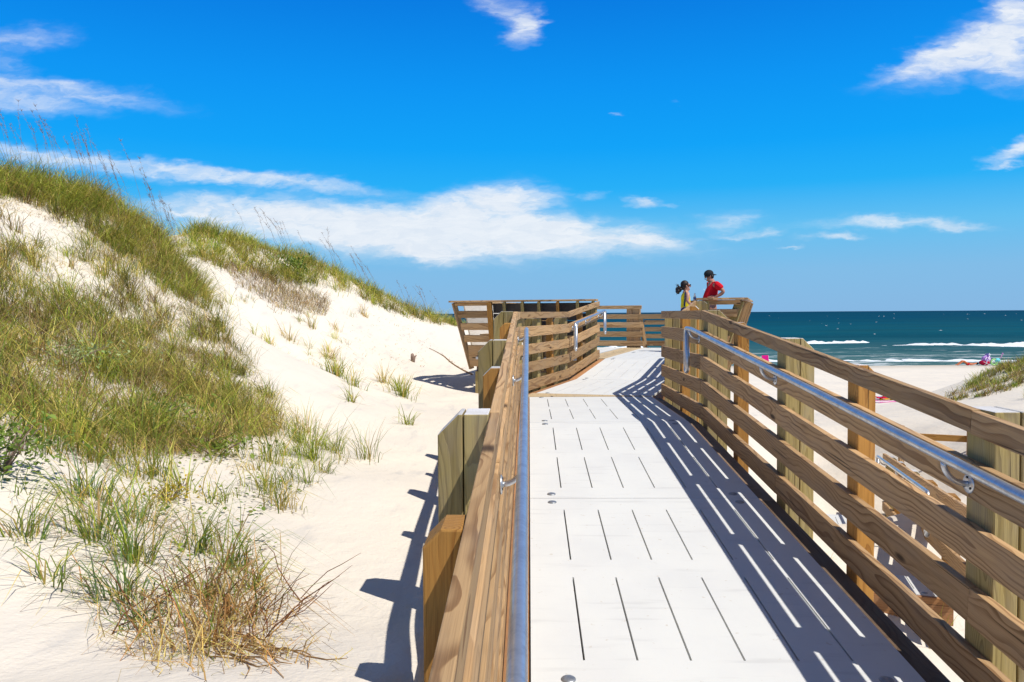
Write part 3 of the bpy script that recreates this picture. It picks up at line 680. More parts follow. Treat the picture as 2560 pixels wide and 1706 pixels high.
FL = .20
lb = thing('bench', 'left platform bench with outward leaning board back and shade-darkened panels, above the dune hollow', 'bench', path(4.9, -1.6))
sp = [(.30, .14), (.543, .14), (.787, .14), (1.03, .06)]
lean_wall(lb, 4.92, -2.83, 4.92, -.18, -E1, FL, [(-.2, .44)] + [(.30, .14)], BOARD, ext0=FL)
lean_wall(lb, 4.92, -2.83, 4.92, -2.25, -E1, FL, sp[1:], BOARD, ext0=FL)
lean_wall(lb, 4.955, -2.25, 4.955, -.18, -E1, FL, [(.42, .30), (.735, .13), (.88, .19)], SHADE_PANEL, thick=.03, cap=None)
lean_wall(lb, 4.92, -2.83, 4.92, -.18, -E1, FL, [], BOARD, cap=(1.095, .17), ext0=FL)
for t_, m_ in ((-2.28, ORANGE), (-1.97, GREENP), (-1.60, GREENP), (-1.265, GREENP), (-.89, ORANGE), (-.5, GREENP), (-.2, GREENP)):
    lean_post(lb, 4.83, t_, -E1, FL, -.25, 1.09, m_, .05 if t_ > -2.2 else .09, .09)
lean_post(lb, 4.93, -2.85, (-E1 - E2).normalized(), FL * 1.41, -.25, 1.09, BOARD, .05, .10)
for q0, q1 in ((path(4.97, -2.64, -.33), path(4.97, -.2, -.33)), (path(4.99, -2.68, -.33), path(9.5, -2.68, -.33))):
    mb = MB(); mb.between(q0, q1, UP, .6, .03); mb.build('shadow_skirt', DARKW, lb)  # skirts added to make the platform's shadow on the sand solid
# side wall running back along the platform's left edge
lean_wall(lb, 4.92, -2.83, 9.5, -2.83, -E2, FL, [(.30, .14), (.543, .14), (.787, .14), (1.03, .06)], BOARD, ext0=FL, cap=(1.095, .17))
lean_wall(lb, 5.02, -2.77, 9.5, -2.77, -E2, FL, [(.02, .30), (.325, .24), (.57, .24), (.815, .24)], PALE, thick=.03)  # lining added so the wall casts a solid shadow and gaps look bright
for s in (5.9, 7.0, 8.1, 9.2): lean_post(lb, s, -2.91, -E2, FL, -.25, 1.09, BOARD)
for t_ in (.42, .56, .70):    # seat slats
    mb = MB(); mb.between(path(4.95 + t_ - .38, -2.6, .44), path(4.95 + t_ - .38, -.2, .44), E1, .13, .038); mb.build('seat_slat', BOARD, lb, .003)
for t_ in (-2.4, -1.4, -.4):
    mb = MB(); mb.between(path(5.3, t_, 0), path(5.3, t_, .42), E1, .09, .09); mb.build('leg', DARKW, lb)

FR = .32
rb = thing('bench', 'right platform bench back leaning outward beside the couple, open gaps showing sky and sea', 'bench', path(6, 2.5))
lean_wall(rb, 4.92, 1.75, 4.92, 2.14, -E1, .12, [(.05, .14), (.30, .14), (.543, .14), (.787, .14), (1.01, .08)], BOARD, ext1=FR, cap=(1.095, .17))
lean_wall(rb, 4.92, 2.14, 9.4, 2.14, E2, FR, [(.05, .14), (.30, .14), (.543, .14), (.80, .14), (1.0, .07)], BOARD, ext0=.12, cap=(1.095, .17))
mb = MB(); a = path(4.83, 1.83); mb.prism(a + UP * .27, UP, E2, E1, 1.64, .19, .14); mb.build('support', GREENP, rb, .005)
lean_post(rb, 4.98, 2.12, (E2 - E1 * .4).normalized(), FR * 1.08, -.4, 1.08, GREENP, .05, .16)
lean_post(rb, 5.10, 2.16, E2, FR, -.4, 1.08, BOARD, .05, .16)
for s in (6.2, 7.4, 8.6): lean_post(rb, s, 2.22, E2, FR, -.3, 1.08, BOARD)
for t_ in (0, .14, .28):
    mb = MB(); mb.between(path(5.2, 2.08 - t_, .44), path(9.3, 2.08 - t_, .44), E2, .13, .038); mb.build('seat_slat', BOARD, rb, .003)
for s in (5.4, 7.2, 9.0):
    mb = MB(); mb.between(path(s, 1.95, 0), path(s, 1.95, .42), E1, .09, .09); mb.build('leg', DARKW, rb)

# far railing
fr_ = thing('railing', 'far platform railing with the sea showing between its level boards', 'railing', path(9.75, -.8), GRP)
boards(fr_, path(9.72, -2.9), path(9.72, -.02), E1, [[]], [(.03, .135), (.262, .135), (.50, .135)])
boards(fr_, path(9.72, -2.9), path(9.72, 2.1), E1, [[.55]], [(.715, .12)])
boards(fr_, path(9.72, -2.9), path(9.72, -.06), E1, [[]], [(.965, .09)])
for t_ in (-2.6, -1.3):
    fp = path(9.76, t_); post(fr_, fp, PZ + 1.04, E1, E2, .09, .14, .02, BOARD, -.3)
fp = path(9.76, -.28); post(fr_, fp, PZ + 1.05, E1, E2, .19, .33, .02, BOARD, -.3)
sb = thing('bench', 'dark slatted bench back leaning toward the camera in the platform far opening', 'bench', path(9.9, .8))
lean_wall(sb, 9.86, .06, 9.86, 2.05, -E1, .14, [(.06 + k * .172, .105) for k in range(4)], BOARD, thick=.06, ext0=.1)
lean_post(sb, 9.80, .02, (-E1 * .2 - E2).normalized(), .15, -.02, .73, BOARD, .08, .10)
for t_ in (1.0, 2.0): lean_post(sb, 9.93, t_, -E1, .14, -.02, .72, DARKW, .08, .1)
mb = MB(); mb.between(path(9.9, .05, .06), path(9.9, 2.2, .06), E1, .3, .04); mb.build('seat_slat', BOARD, sb, .003)
ps = thing('platform_support', 'square timber legs carrying the upper platform', 'posts', path(7, 0))
for s, t_ in ((5.0, -2.6), (5.0, -1.3), (5.0, 1.5), (5.0, 2.0), (7.2, -2.6), (9.5, -2.6), (7.2, 2.0), (9.5, 2.0), (9.5, -.5)):
    p = path(s, t_); gz_ = ground_at(p.x, p.y); mb = MB(); mb.prism(Vector((p.x, p.y, (gz_ - .5 + PZ - .3) / 2)), UP, E2, E1, PZ - .3 - gz_ + .5, .19, .19); mb.build('leg', GREENP, ps)

# ------------------------------------------------------------------ lower ramp on the right, going down to the beach
TL = R(17.5); F1 = Vector((math.sin(TL), math.cos(TL), 0)); F2 = Vector((F1.y, -F1.x, 0)); B0 = Vector((3.78, 7.1, 0))
def low(s, t, h=0): return B0 + F1 * s + F2 * t + UP * (-.86 - s / 11 + h)
lowr = thing('railing', 'lower board railing of the walkway descending to the beach, seen through the right railing', 'railing', low(3, 0), GRP)
boards(lowr, low(-.6, 0), low(5.4, 0), F2, [[.3], [.55], [.4], [.6], [.5]], [(.025, .14), (.269, .14), (.513, .14), (.757, .14)])
for s in (-.4, .8, 2.0, 3.2, 4.4, 5.3):
    fp = low(s, .04); post(lowr, fp, fp.z + .86, F2, F1, .14, .14, .03, GREENP if int(s) % 2 else ORANGE, -2.2)
handrail(lowr, [low(.9, -.09, .86), low(1.1, -.09, .86), low(5.0, -.09, .86), low(5.2, -.09, .86)], F2, [(low(s, -.09, .86), .09) for s in (1.3, 3.2, 5.0)], (True, True))
for k, (a, b) in enumerate(((.1, 2.4), (2.4, 4.75))):
    deck_panel(low(a + g, -1.6), low(a + g, -.06), low(b - g, -1.6), ['white slotted panel at the near end of the lower walkway, half in shadow', 'white slotted panel farther down the lower walkway'][k], G1, cols=6)
joists('brown timber frame under the lower walkway', (low(.1, -1.55, d_), low(.1, -.1, d_), low(4.7, -1.55, d_), low(4.7, -.1, d_)), 3)
mb = MB(); mb.between(low(.05, -1.65, -.12), low(.05, 0, -.12), UP, .24, .04)
tag(mb.build('trim_board', LEDGE, None, .003, origin=low(.05, -.8)), 'wooden end board closing the near end of the lower walkway', 'trim board')
# single rail fence out on the sand
fx = thing('post_rail_fence', 'single plank fence rail with grey post on the sand, right of the lower walkway', 'fence', (6.4, 12.6, -1.2))
mb = MB(); mb.between((5.9, 12.9, -.28), (7.75, 12.3, -.30), UP, .10, .04); mb.build('rail', ORANGE, fx, .003)
for x, y in ((6.0, 12.93), (6.86, 12.50), (7.65, 12.4)):
    gz_ = ground_at(x, y); mb = MB(); mb.prism((x, y, (gz_ - .3 - .12) / 2), UP, XP, YP, -.12 - gz_ + .3, .07, .07); mb.build('post', BOARD, fx, .003)
# small timber steps glimpsed under the right railing
stp = thing('timber_step', 'small wooden step stringers glimpsed low between the right railing boards', 'steps', (3.0, 8.9, -1.0))
for k in range(3):
    a = low(1.2 + k * .32, -2.2, -.05 - k * .17); mb = MB(); mb.between(a, a + F2 * .5, F1, .28, .04); mb.build('tread', BOARD, stp, .003)
mb = MB(); mb.between(low(1.0, -2.22, -.0), low(2.1, -2.22, -.6), UP, .2, .04); mb.build('stringer', BOARD, stp, .003)

# ------------------------------------------------------------------ people
def skin_body(name, mat, parent, verts, edges, rad, root=0, sub=2):
    """one continuous surface grown over a skeleton; verts in parent space"""
    me = bpy.data.meshes.new(name); me.from_pydata([tuple(v) for v in verts], edges, []); me.materials.append(mat); me.update()
    o = bpy.data.objects.new(name, me); COL.objects.link(o)
    if parent: o.parent = parent
    sk = o.modifiers.new('flesh', 'SKIN'); sk.use_smooth_shade = True; sk.branch_smoothing = .3
    for i, r_ in enumerate(rad):
        d = me.skin_vertices[0].data[i]; d.radius = (r_, r_) if not isinstance(r_, tuple) else r_; d.use_root = i == root
    ss = o.modifiers.new('smooth', 'SUBSURF'); ss.levels = sub; ss.render_levels = sub
    return o
class Skel:
    def __init__(s): s.v = []; s.e = []; s.r = []
    def p(s, co, r_, par=None):
        s.v.append(Vector(co)); s.r.append(r_)
        if par is not None: s.e.append((par, len(s.v) - 1))
        return len(s.v) - 1
    def chain(s, cos, rs, par=None):
        for c, r_ in zip(cos, rs): par = s.p(c, r_, par)
        return par
    def hand(s, wrist, dirv, palm_n, scale=1., curl=.5):
        d = Vector(dirv).normalized(); nrm = Vector(palm_n).normalized(); sd = d.cross(nrm).normalized()
        w0 = s.v[wrist]; c = s.p(w0 + d * .05 * scale, (.036 * scale, .018 * scale), wrist)
        for k, (o_, ln) in enumerate(((-.030, .058), (-.010, .072), (.010, .076), (.030, .066))):
            b = s.p(w0 + (d * .092 + sd * o_) * scale, .0095 * scale, c)
            m_ = s.p(s.v[b] + (d * math.cos(curl * .6) + nrm * math.sin(curl * .6)) * ln * .5 * scale, .0085 * scale, b)
            s.p(s.v[m_] + (d * math.cos(curl * 1.5) + nrm * math.sin(curl * 1.5)) * ln * .5 * scale, .007 * scale, m_)
        t = s.p(w0 + (d * .035 - sd * .038 + nrm * .01) * scale, .011 * scale, wrist)
        s.p(s.v[t] + (d * .045 - sd * .012 + nrm * .02) * scale, .0085 * scale, t)
SKIN_M = simple('sunned_skin', (.44, .21, .135), .5, 0, .35, .08, 8)
SKIN_W = simple('light_skin', (.52, .27, .19), .5, 0, .35, .08, 8)
RED = simple('red_cotton', (.60, .012, .022), .85, 0, .1, .12, 14, .5)
YEL = simple('yellow_cotton', (.80, .66, .03), .85, 0, .1, .1, 14, .4)
NAVY = simple('navy_cloth', (.012, .02, .075), .85, 0, .1, .35, 26, .4)
BLACKC = simple('black_cap_cloth', (.018, .02, .024), .8, 0, .2, .2, 20)
HAIR = simple('dark_brown_hair', (.020, .011, .009), .55, 0, .4, .5, 60, .8)
KHAKI = simple('khaki_cloth', (.30, .24, .15), .85, 0, .1, .15, 14)
GLASS = simple('dark_lens', (.008, .008, .01), .15, 0, .6)
WHITE = simple('white_print', (.75, .75, .75), .8)

def head(sk, neck, c, f, r, par, tilt=0.):
    """skull, brow, nose, chin and ears grown from one skeleton; f = facing direction"""
    f = Vector(f).normalized(); c = Vector(c); sd = UP.cross(f).normalized(); up = f.cross(sd) * -1
    if up.z < 0: up = -up
    a = sk.p(c - up * .045, (.060, .066), par); b = sk.p(c + up * .025, (.078, .086), a)
    sk.p(c + up * .062 - f * .005, (.064, .070), b)
    j = sk.p(c - up * .085 + f * .045, (.035, .036), a); sk.p(c - up * .098 + f * .068, (.024, .02), j)
    nz = sk.p(c - up * .022 + f * .082, (.014, .015), b); sk.p(c - up * .034 + f * .103, (.011, .010), nz)
    for k in (-1, 1):
        e = sk.p(c - up * .02 - f * .012 + sd * k * .076, (.012, .022), a); sk.p(c + up * .005 - f * .022 + sd * k * .088, (.008, .02), e)
    return up, sd

# ---- man: profile to the left, hand on hip
man = thing('person', 'man in a red T-shirt and backward black cap, hand on hip, facing the woman', 'person', (3.935, 17.4, PZ))
f = Vector((-1, .05, -.18)).normalized()
sk = Skel()
pel = sk.p((.03, 0, .93), (.155, .14)); 
bel = sk.p((-.015, 0, 1.10), (.165, .16), pel); che = sk.p((.02, 0, 1.30), (.155, .14), bel); sh = sk.p((.055, 0, 1.455), (.10, .10), che)
nk = sk.p((.035, 0, 1.545), .062, sh)
hup, hsd = head(sk, nk, (-.03, 0, 1.655), f, .1, nk)
# near arm (towards the camera): elbow out and back, hand on the hip
n1_ = sk.chain([(.075, -.17, 1.46), (.15, -.25, 1.40), (.225, -.27, 1.31)], [.062, .052, .044], sh)
n2_ = sk.chain([(.16, -.245, 1.245), (.05, -.215, 1.19)], [.040, .029], n1_)
sk.hand(n2_, (-1, .12, -.12), (.1, 1, -.2), 1.05, .35)
q1 = sk.chain([(.05, .18, 1.46), (.07, .25, 1.36), (.09, .29, 1.20)], [.062, .05, .043], sh)
q2 = sk.chain([(.07, .30, 1.08), (.03, .29, .96)], [.038, .028], q1); sk.hand(q2, (-.1, 0, -1), (-1, 0, 0), 1.05, .5)
for k in (-1, 1):
    sk.chain([(.03, k * .10, .84), (.025, k * .11, .50), (.05, k * .115, .28), (.06, k * .12, .09), (.0, k * .125, .045), (-.12, k * .14, .03)], [.095, .066, .058, .042, .045, .035], pel)
skin_body('body', SKIN_M, man, sk.v, sk.e, sk.r)
sk = Skel()
a = sk.p((.02, 0, 1.0), (.185, .175)); b = sk.p((-.02, 0, 1.12), (.195, .185), a); c_ = sk.p((.018, 0, 1.30), (.178, .165), b); d2 = sk.p((.06, 0, 1.475), (.12, .14), c_)
for pts in ([(.08, -.17, 1.47), (.135, -.235, 1.42), (.195, -.265, 1.355)], [(.055, .18, 1.47), (.068, .24, 1.38), (.08, .275, 1.29)]):
    sk.chain(pts, [.094, .080, .082], d2)
skin_body('t_shirt', RED, man, sk.v, sk.e, sk.r)
sk = Skel(); a = sk.p((.03, 0, .93), (.17, .16))
for k in (-1, 1): sk.chain([(.03, k * .10, .84), (.028, k * .115, .62), (.03, k * .12, .50)], [.115, .10, .10], a)
skin_body('shorts', KHAKI, man, sk.v, sk.e, sk.r)
def local(mb, name, mat, parent):   # parts written in the thing's own space
    o = mb.build(name, mat); o.parent = parent; return o
hc = Vector((-.03, 0, 1.655))
mb = MB(); rot = Matrix((f, hsd, hup)).transposed()
mb.ellipsoid(hc + hup * .048 - f * .004, (.105, .092, .088), rot)
brim = []
for k in range(9):
    an = (k - 4) / 4 * 1.15; brim.append((math.cos(an), math.sin(an)))
b0 = hc + hup * .028
vs, fs = [], []
for cx_, sy_ in brim:
    for rr_, dz_ in ((.085, .012), (.165, -.028)):
        o_ = -f * (cx_ * rr_ * (1 if rr_ < .1 else 1.02)) + hsd * (sy_ * .085 * (1 if rr_ < .1 else .9)); vs += [b0 + o_ + hup * dz_, b0 + o_ + hup * (dz_ - .007)]
for k in range(8):
    q = k * 4; fs += [(q, q + 2, q + 6, q + 4), (q + 1, q + 5, q + 7, q + 3), (q + 2, q + 3, q + 7, q + 6)]
mb.add(vs, fs); local(mb, 'cap', BLACKC, man)
mb = MB(); mb.ellipsoid(hc - hup * .02 - f * .055, (.05, .082, .055), rot); mb.ellipsoid(hc - hup * .052 + f * .088, (.014, .032, .011), rot)
local(mb, 'hair', HAIR, man)
mb = MB()
for k in (-1, 1): mb.ellipsoid(hc + hup * .002 + f * .082 + hsd * k * .034, (.013, .024, .018), rot)
mb.tube([hc + f * .082 + hsd * .05, hc + hsd * .082, hc - f * .02 + hsd * .084], .004, 6); mb.tube([hc + f * .082 - hsd * .05, hc - hsd * .082, hc - f * .02 - hsd * .084], .004, 6)
local(mb, 'sunglasses', GLASS, man)
mb = MB(); mb.tube([Vector((.03, 0, 1.52)) + Vector((math.cos(a_) * .074, math.sin(a_) * .076, -.012 * math.cos(a_))) for a_ in np.linspace(0, 2 * math.pi, 20)[:-1]], .006, 6, closed=True)
local(mb, 'neck_cord', BLACKC, man)
mb = MB(); mb.prism((-.150, -.075, 1.36), (.2, .9, .3), (-.3, .1, .9), (-.9, -.3, .2), .05, .018, .006); local(mb, 'shirt_print', WHITE, man)

# ---- woman: profile to the right, bottle in hand
wom = thing('person', 'woman in a yellow top with dark ponytail and sunglasses holding a bottle', 'person', (3.435, 17.6, PZ))
f = Vector((1, 0, .04)).normalized(); Wz = 0.
sk = Skel()
pel = sk.p((-.02, 0, .80), (.14, .145)); bel = sk.p((-.0, 0, .97), (.115, .12), pel); che = sk.p((.01, 0, 1.13), (.115, .115), bel); sh = sk.p((-.01, 0, 1.275), (.075, .085), che)
nk = sk.p((.005, 0, 1.355), .048, sh)
hup, hsd = head(sk, nk, (.025, 0, 1.46), f, .1, nk)
n1_ = sk.chain([(.03, -.15, 1.285), (.02, -.185, 1.21), (.005, -.20, 1.12)], [.046, .042, .037], sh)
n2_ = sk.chain([(.05, -.205, 1.065), (.11, -.19, 1.01)], [.034, .024], n1_); sk.hand(n2_, (1, .2, -.5), (0, .3, -1), .9, .5)
q1 = sk.chain([(.02, .15, 1.285), (.05, .18, 1.19), (.08, .18, 1.09)], [.046, .04, .035], sh)
q2 = sk.chain([(.135, .12, 1.10), (.185, .05, 1.115)], [.031, .023], q1); sk.hand(q2, (.35, -1, .25), (1, .3, .0), .9, 1.1)
for k in (-1, 1):
    sk.chain([(-.02, k * .085, .72), (.0, k * .09, .42), (-.01, k * .09, .25), (-.02, k * .09, .08), (.02, k * .09, .04), (.12, k * .10, .028)], [.088, .058, .052, .036, .036, .028], pel)
skin_body('body', SKIN_W, wom, sk.v, sk.e, sk.r)
sk = Skel(); a = sk.p((.0, 0, .90), (.135, .14)); b = sk.p((.005, 0, 1.0), (.128, .13), a); c_ = sk.p((.02, 0, 1.13), (.15, .14), b); d2 = sk.p((-.015, 0, 1.25), (.105, .12), c_)
bu = sk.p((.125, 0, 1.13), (.085, .11), c_)
for k in (-1, 1): sk.chain([(.0, k * .085, 1.31), (-.01, k * .09, 1.325)], [.045, .03], d2)
skin_body('tank_top', YEL, wom, sk.v, sk.e, sk.r)
sk = Skel(); a = sk.p((-.02, 0, .80), (.155, .16)); b = sk.p((-.01, 0, .92), (.142, .148), a)
for k in (-1, 1): sk.chain([(-.02, k * .09, .70), (-.01, k * .095, .52)], [.105, .085], a)
skin_body('shorts', NAVY, wom, sk.v, sk.e, sk.r)
mb = MB(); pts = [(-.02, -.10, 1.345), (-.035, -.16, 1.25), (-.05, -.205, 1.12), (-.06, -.21, 1.0)]
for i in range(3): mb.between(pts[i], pts[i + 1], (1, 0, .3), .022 + i * .006, .012)
mb.ellipsoid((-.04, -.20, .86), (.115, .05, .13)); bag = local(mb, 'shoulder_bag', NAVY, wom)
hc = Vector((.025, 0, 1.46)); rot = Matrix((f, hsd, hup)).transposed(); mb = MB()
mb.ellipsoid(hc + hup * .030 - f * .040, (.092, .086, .088), rot); mb.ellipsoid(hc - f * .075 - hup * .03, (.06, .07, .07), rot)
for k in range(16):
    o_ = Vector((random.gauss(0, .024), random.gauss(0, .024), random.gauss(0, .028))); mb.ellipsoid(Vector((-.15, 0, 1.375)) + o_, (.034, .034, .038), k=8, m=6)
for k in range(26):
    a_ = Vector((-.14, random.gauss(0, .04), 1.375 + random.gauss(0, .04))); d3 = Vector((-random.uniform(.5, 1.2), random.gauss(0, .6), random.gauss(-.1, .7))).normalized()
    mb.tube([a_, a_ + d3 * .06, a_ + d3 * random.uniform(.07, .095) - UP * .01], [.006, .004, .001], 5)
local(mb, 'hair', HAIR, wom)
mb = MB()
for k in (-1, 1): mb.ellipsoid(hc + hup * .008 + f * .080 + hsd * k * .034, (.014, .028, .018), rot); mb.tube([hc + hup * .012 + f * .085 + hsd * k * .05, hc + hup * .01 + hsd * k * .088], .005, 6)
local(mb, 'sunglasses', GLASS, wom)
bt = thing('water_bottle', 'clear plastic water bottle with blue label in the woman\'s hand', 'bottle', (3.435 + .205, 17.6 - .005, PZ + 1.085))
m_, t = new_mat('clear_plastic'); finish(t, t.n('ShaderNodeBsdfPrincipled', {'Base Color': rgb(.82, .90, .97), 'Roughness': .12, 'Transmission Weight': .55, 'IOR': 1.2})); PLAST = m_
mb = MB(); mb.lathe((0, 0, 0), UP, [(.028, 0), (.031, .01), (.031, .125), (.026, .15), (.013, .175), (.013, .18)]); local(mb, 'bottle_body', PLAST, bt)
mb = MB(); mb.lathe((0, 0, .07), UP, [(.0318, 0), (.0318, .045)]); local(mb, 'label', simple('blue_label', (.06, .16, .5), .5), bt)
mb = MB(); mb.lathe((0, 0, .18), UP, [(.016, 0), (.016, .02), (.012, .022)]); local(mb, 'bottle_cap', WHITE, bt)

# ------------------------------------------------------------------ things on the beach
def gpt(x, y): return Vector((x, y, ground_at(x, y)))
ch = thing('beach_chair', 'magenta folding beach chair near the waterline, seen between the right railing posts', 'chair', gpt(22.3, 75.5))
MAG = simple('magenta_canvas', (.62, .01, .20), .8, 0, .1, .1); MAG2 = simple('magenta_canvas_side', (.36, .01, .14), .8)
TUBE = simple('white_tube', (.7, .7, .7), .4, .3)
mb = MB(); mb.between((0, 0, .30), (-.02, .22, 1.05), (1, 0, 0), .62, .03); local(mb, 'backrest', MAG, ch)
mb = MB(); mb.between((0, -.45, .28), (0, .02, .24), (1, 0, 0), .58, .03); local(mb, 'seat', MAG, ch)
for k in (-1, 1):
    mb = MB(); mb.tube([(k * .31, .25, 1.06), (k * .31, 0, .28), (k * .31, -.45, 0)], .014, 6); mb.tube([(k * .31, -.45, .3), (k * .31, .1, .0)], .014, 6); mb.tube([(k * .31, .12, .56), (k * .31, -.38, .54)], .02, 6)
    local(mb, 'side_frame', TUBE, ch)
def cloth(name, label, cat, c, sx_, sy_, ang, mat, lumps=.02, n=18, gz=.012, seed=1):
    root = gpt(*c); v = []; ca, sa = math.cos(ang), math.sin(ang)
    xs = np.linspace(-sx_ / 2, sx_ / 2, n); ys_ = np.linspace(-sy_ / 2, sy_ / 2, n)
    X, Y = np.meshgrid(xs, ys_); wx, wy = c[0] + X * ca - Y * sa, c[1] + X * sa + Y * ca
    z = ground_z(wx.ravel(), wy.ravel()).reshape(X.shape) - root.z + gz + lumps * (vnoise(X * 5 + seed, Y * 5, seed) + .5)
    V = np.stack([(wx - c[0]).ravel(), (wy - c[1]).ravel(), z.ravel()], -1); i3 = np.arange(n * n).reshape(n, n)
    o = grid_mesh(name, V, np.stack([i3[:-1, :-1], i3[:-1, 1:], i3[1:, 1:], i3[1:, :-1]], -1).reshape(-1, 4), mat)
    so = o.modifiers.new('thick', 'SOLIDIFY'); so.thickness = .02; o.location = root; return tag(o, label, cat)
def stripes(name, cols, scale):
    m, t = new_mat(name); x, y, z = t.sep(t.n('ShaderNodeTexCoord').outputs['Object'])
    fr = t.m('FRACT', t.m('MULTIPLY', t.m('ADD', y, 5.), scale)); cr = t.n('ShaderNodeValToRGB', {0: fr}); cr.color_ramp.interpolation = 'CONSTANT'
    e = cr.color_ramp.elements; e[0].position = 0; e[0].color = rgb(*cols[0]); e[1].position = 1 / len(cols); e[1].color = rgb(*cols[1])
    for k, c in enumerate(cols[2:], 2): q = e.new(k / len(cols)); q.color = rgb(*c)
    finish(t, t.n('ShaderNodeBsdfPrincipled', {'Base Color': cr, 'Roughness': .9})); return m
TW = stripes('striped_towel_cloth', [(.8, .75, .72), (.75, .05, .35), (.8, .78, .75), (.8, .35, .5), (.8, .75, .7)], .9)
cloth('beach_towel', 'pink and white striped beach towel spread on the sand below the right railing', 'towel', (17.55, 39.3), 2.3, 2.6, .12, TW, .03)
cloth('beach_towel', 'blue beach towel lying at the far edge of the striped towel', 'towel', (17.45, 40.55), 1.3, .45, .1, simple('blue_towel', (.0, .12, .55), .9, 0, .1, .2), .10, gz=.05, seed=4)
cloth('beach_towel', 'crumpled crimson towel on the striped towel', 'towel', (17.5, 39.55), .95, .55, .2, simple('crimson_towel', (.62, .02, .05), .9, 0, .1, .2), .24, gz=.05, seed=6)
cloth('beach_towel', 'yellow towel stretched across the striped towel', 'towel', (17.75, 38.95), 1.4, .4, .18, simple('yellow_towel', (.8, .55, .02), .9, 0, .1, .2), .10, gz=.05, seed=9)
bgm = simple('black_bag_cloth', (.02, .014, .014), .85, 0, .1, .5, 9, .6)
mb = MB()
for k in range(6): mb.ellipsoid((k * .13 - .33, random.uniform(-.06, .06), .07 + random.uniform(0, .06)), (.15, .13, .10), k=10, m=7)
mb.tube([(.2, 0, .12), (.27, .02, .22), (.38, 0, .2), (.42, 0, .1)], .018, 6)
o = mb.build('bag', bgm, origin=None); o.location = gpt(17.6, 35.9); tag(o, 'dark slumped bag on the sand just below the striped towel', 'bag')
cloth('beach_towel', 'small pale blue cloth beside the dark bag', 'towel', (18.2, 36.05), .55, .3, .1, simple('pale_blue_cloth', (.45, .65, .75), .9), .05, gz=.02, seed=3)
# sunbather by the water
sb_ = thing('person', 'sunbather lying on the sand by the water with knees raised', 'person', gpt(40.6, 75.5)); sb_.rotation_euler = (0, 0, .05)
sk = Skel(); a = sk.p((.55, 0, .14), (.15, .11)); b = sk.p((.85, 0, .15), (.14, .10), a); c_ = sk.p((1.1, 0, .16), (.16, .1), b); d2 = sk.p((1.28, 0, .17), .06, c_); e_ = sk.p((1.42, 0, .2), (.095, .1), d2); sk.p((1.42, 0, .29), (.02, .02), e_)
for k in (-1, 1):
    h_ = sk.chain([(.30, k * .11, .30), (.08, k * .12, .46), (-.18, k * .13, .26), (-.46, k * .13, .07), (-.58, k * .14, .10)], [.09, .075, .062, .045, .035], a)
    w1 = sk.chain([(1.1, k * .22, .16), (.9, k * .3, .12), (.72, k * .32, .08)], [.055, .045, .032], c_); sk.hand(w1, (-1, 0, 0), (0, 0, -1), 1, .3)
skin_body('body', simple('tanned_skin', (.62, .19, .07), .5, 0, .3), sb_, sk.v, sk.e, sk.r, sub=1)
mb = MB(); mb.ellipsoid((.55, 0, .15), (.2, .19, .13)); local(mb, 'swimsuit', RED, sb_)
mb = MB(); mb.ellipsoid((1.44, 0, .17), (.12, .11, .11)); local(mb, 'hair', HAIR, sb_)
bc = thing('beach_chair', 'low striped purple and red beach chair beside the sunbather at the waterline', 'chair', gpt(42.55, 75.2))
mb = MB(); mb.between((-.05, 0, .32), (.28, .1, 1.12), (.1, 1, 0), .75, .06); mb.ellipsoid((.1, 0, .62), (.42, .32, .34)); local(mb, 'backrest', stripes('purple_stripe_canvas', [(.35, .08, .45), (.75, .7, .8), (.3, .06, .4), (.5, .3, .7)], 6.), bc)
mb = MB(); mb.ellipsoid((-.05, 0, .28), (.48, .36, .26)); local(mb, 'seat', simple('dark_red_canvas', (.45, .01, .05), .8, 0, .1, .4, 5), bc)
for k in (-1, 1):
    mb = MB(); mb.tube([(.28, k * .38, 1.1), (-.1, k * .38, .2), (-.4, k * .38, 0)], .02, 6); mb.tube([(.4, k * .38, 0), (-.35, k * .38, .4)], .02, 6); local(mb, 'side_frame', TUBE, bc)
ty = thing('beach_toy', 'green and turquoise inflatable toy with a stick beside the striped beach chair', 'toy', gpt(43.5, 75.4))
mb = MB(); mb.tube([(math.cos(a_) * .28, .02, .33 + math.sin(a_) * .26) for a_ in np.linspace(0, 6.283, 16)[:-1]], .08, 8, closed=True); local(mb, 'ring', simple('lime_plastic', (.35, .7, .25), .4), ty)
mb = MB(); mb.ellipsoid((.34, .05, .5), (.27, .16, .2)); local(mb, 'float', simple('turquoise_plastic', (.15, .65, .7), .4), ty)
mb = MB(); mb.tube([(.5, .05, .45), (.78, .05, 1.05)], .03, 6); mb.ellipsoid((.8, .05, 1.12), (.07, .07, .07)); local(mb, 'stick', simple('pink_plastic', (.6, .2, .5), .4), ty)

# ------------------------------------------------------------------ vegetation
def inside(poly, x, y):
    r_ = np.zeros(len(x), bool); n = len(poly)
    for i in range(n):
        x1, y1 = poly[i]; x2, y2 = poly[(i + 1) % n]
        c = ((y1 > y) != (y2 > y)) & (x < (x2 - x1) * (y - y1) / (y2 - y1 + 1e-12) + x1); r_ ^= c
    return r_
def scatter(poly, dens, holes=(), clump=0., seed=0, cs=1.6, thr=0.):
    p = np.array(poly); lo, hi = p.min(0), p.max(0); n = int(dens * (hi[0] - lo[0]) * (hi[1] - lo[1]))
    x = rng.uniform(lo[0], hi[0], n); y = rng.uniform(lo[1], hi[1], n); k = inside(poly, x, y)
    for h in holes: k &= ~inside(h, x, y) | (rng.random(n) < .3)
    if clump: k &= (vnoise(x * cs, y * cs, seed) + vnoise(x * cs * 2.7, y * cs * 2.7, seed + 1) * .6 + .5) > thr + (1 - clump) * (rng.random(n) - .5)
    return x[k], y[k]
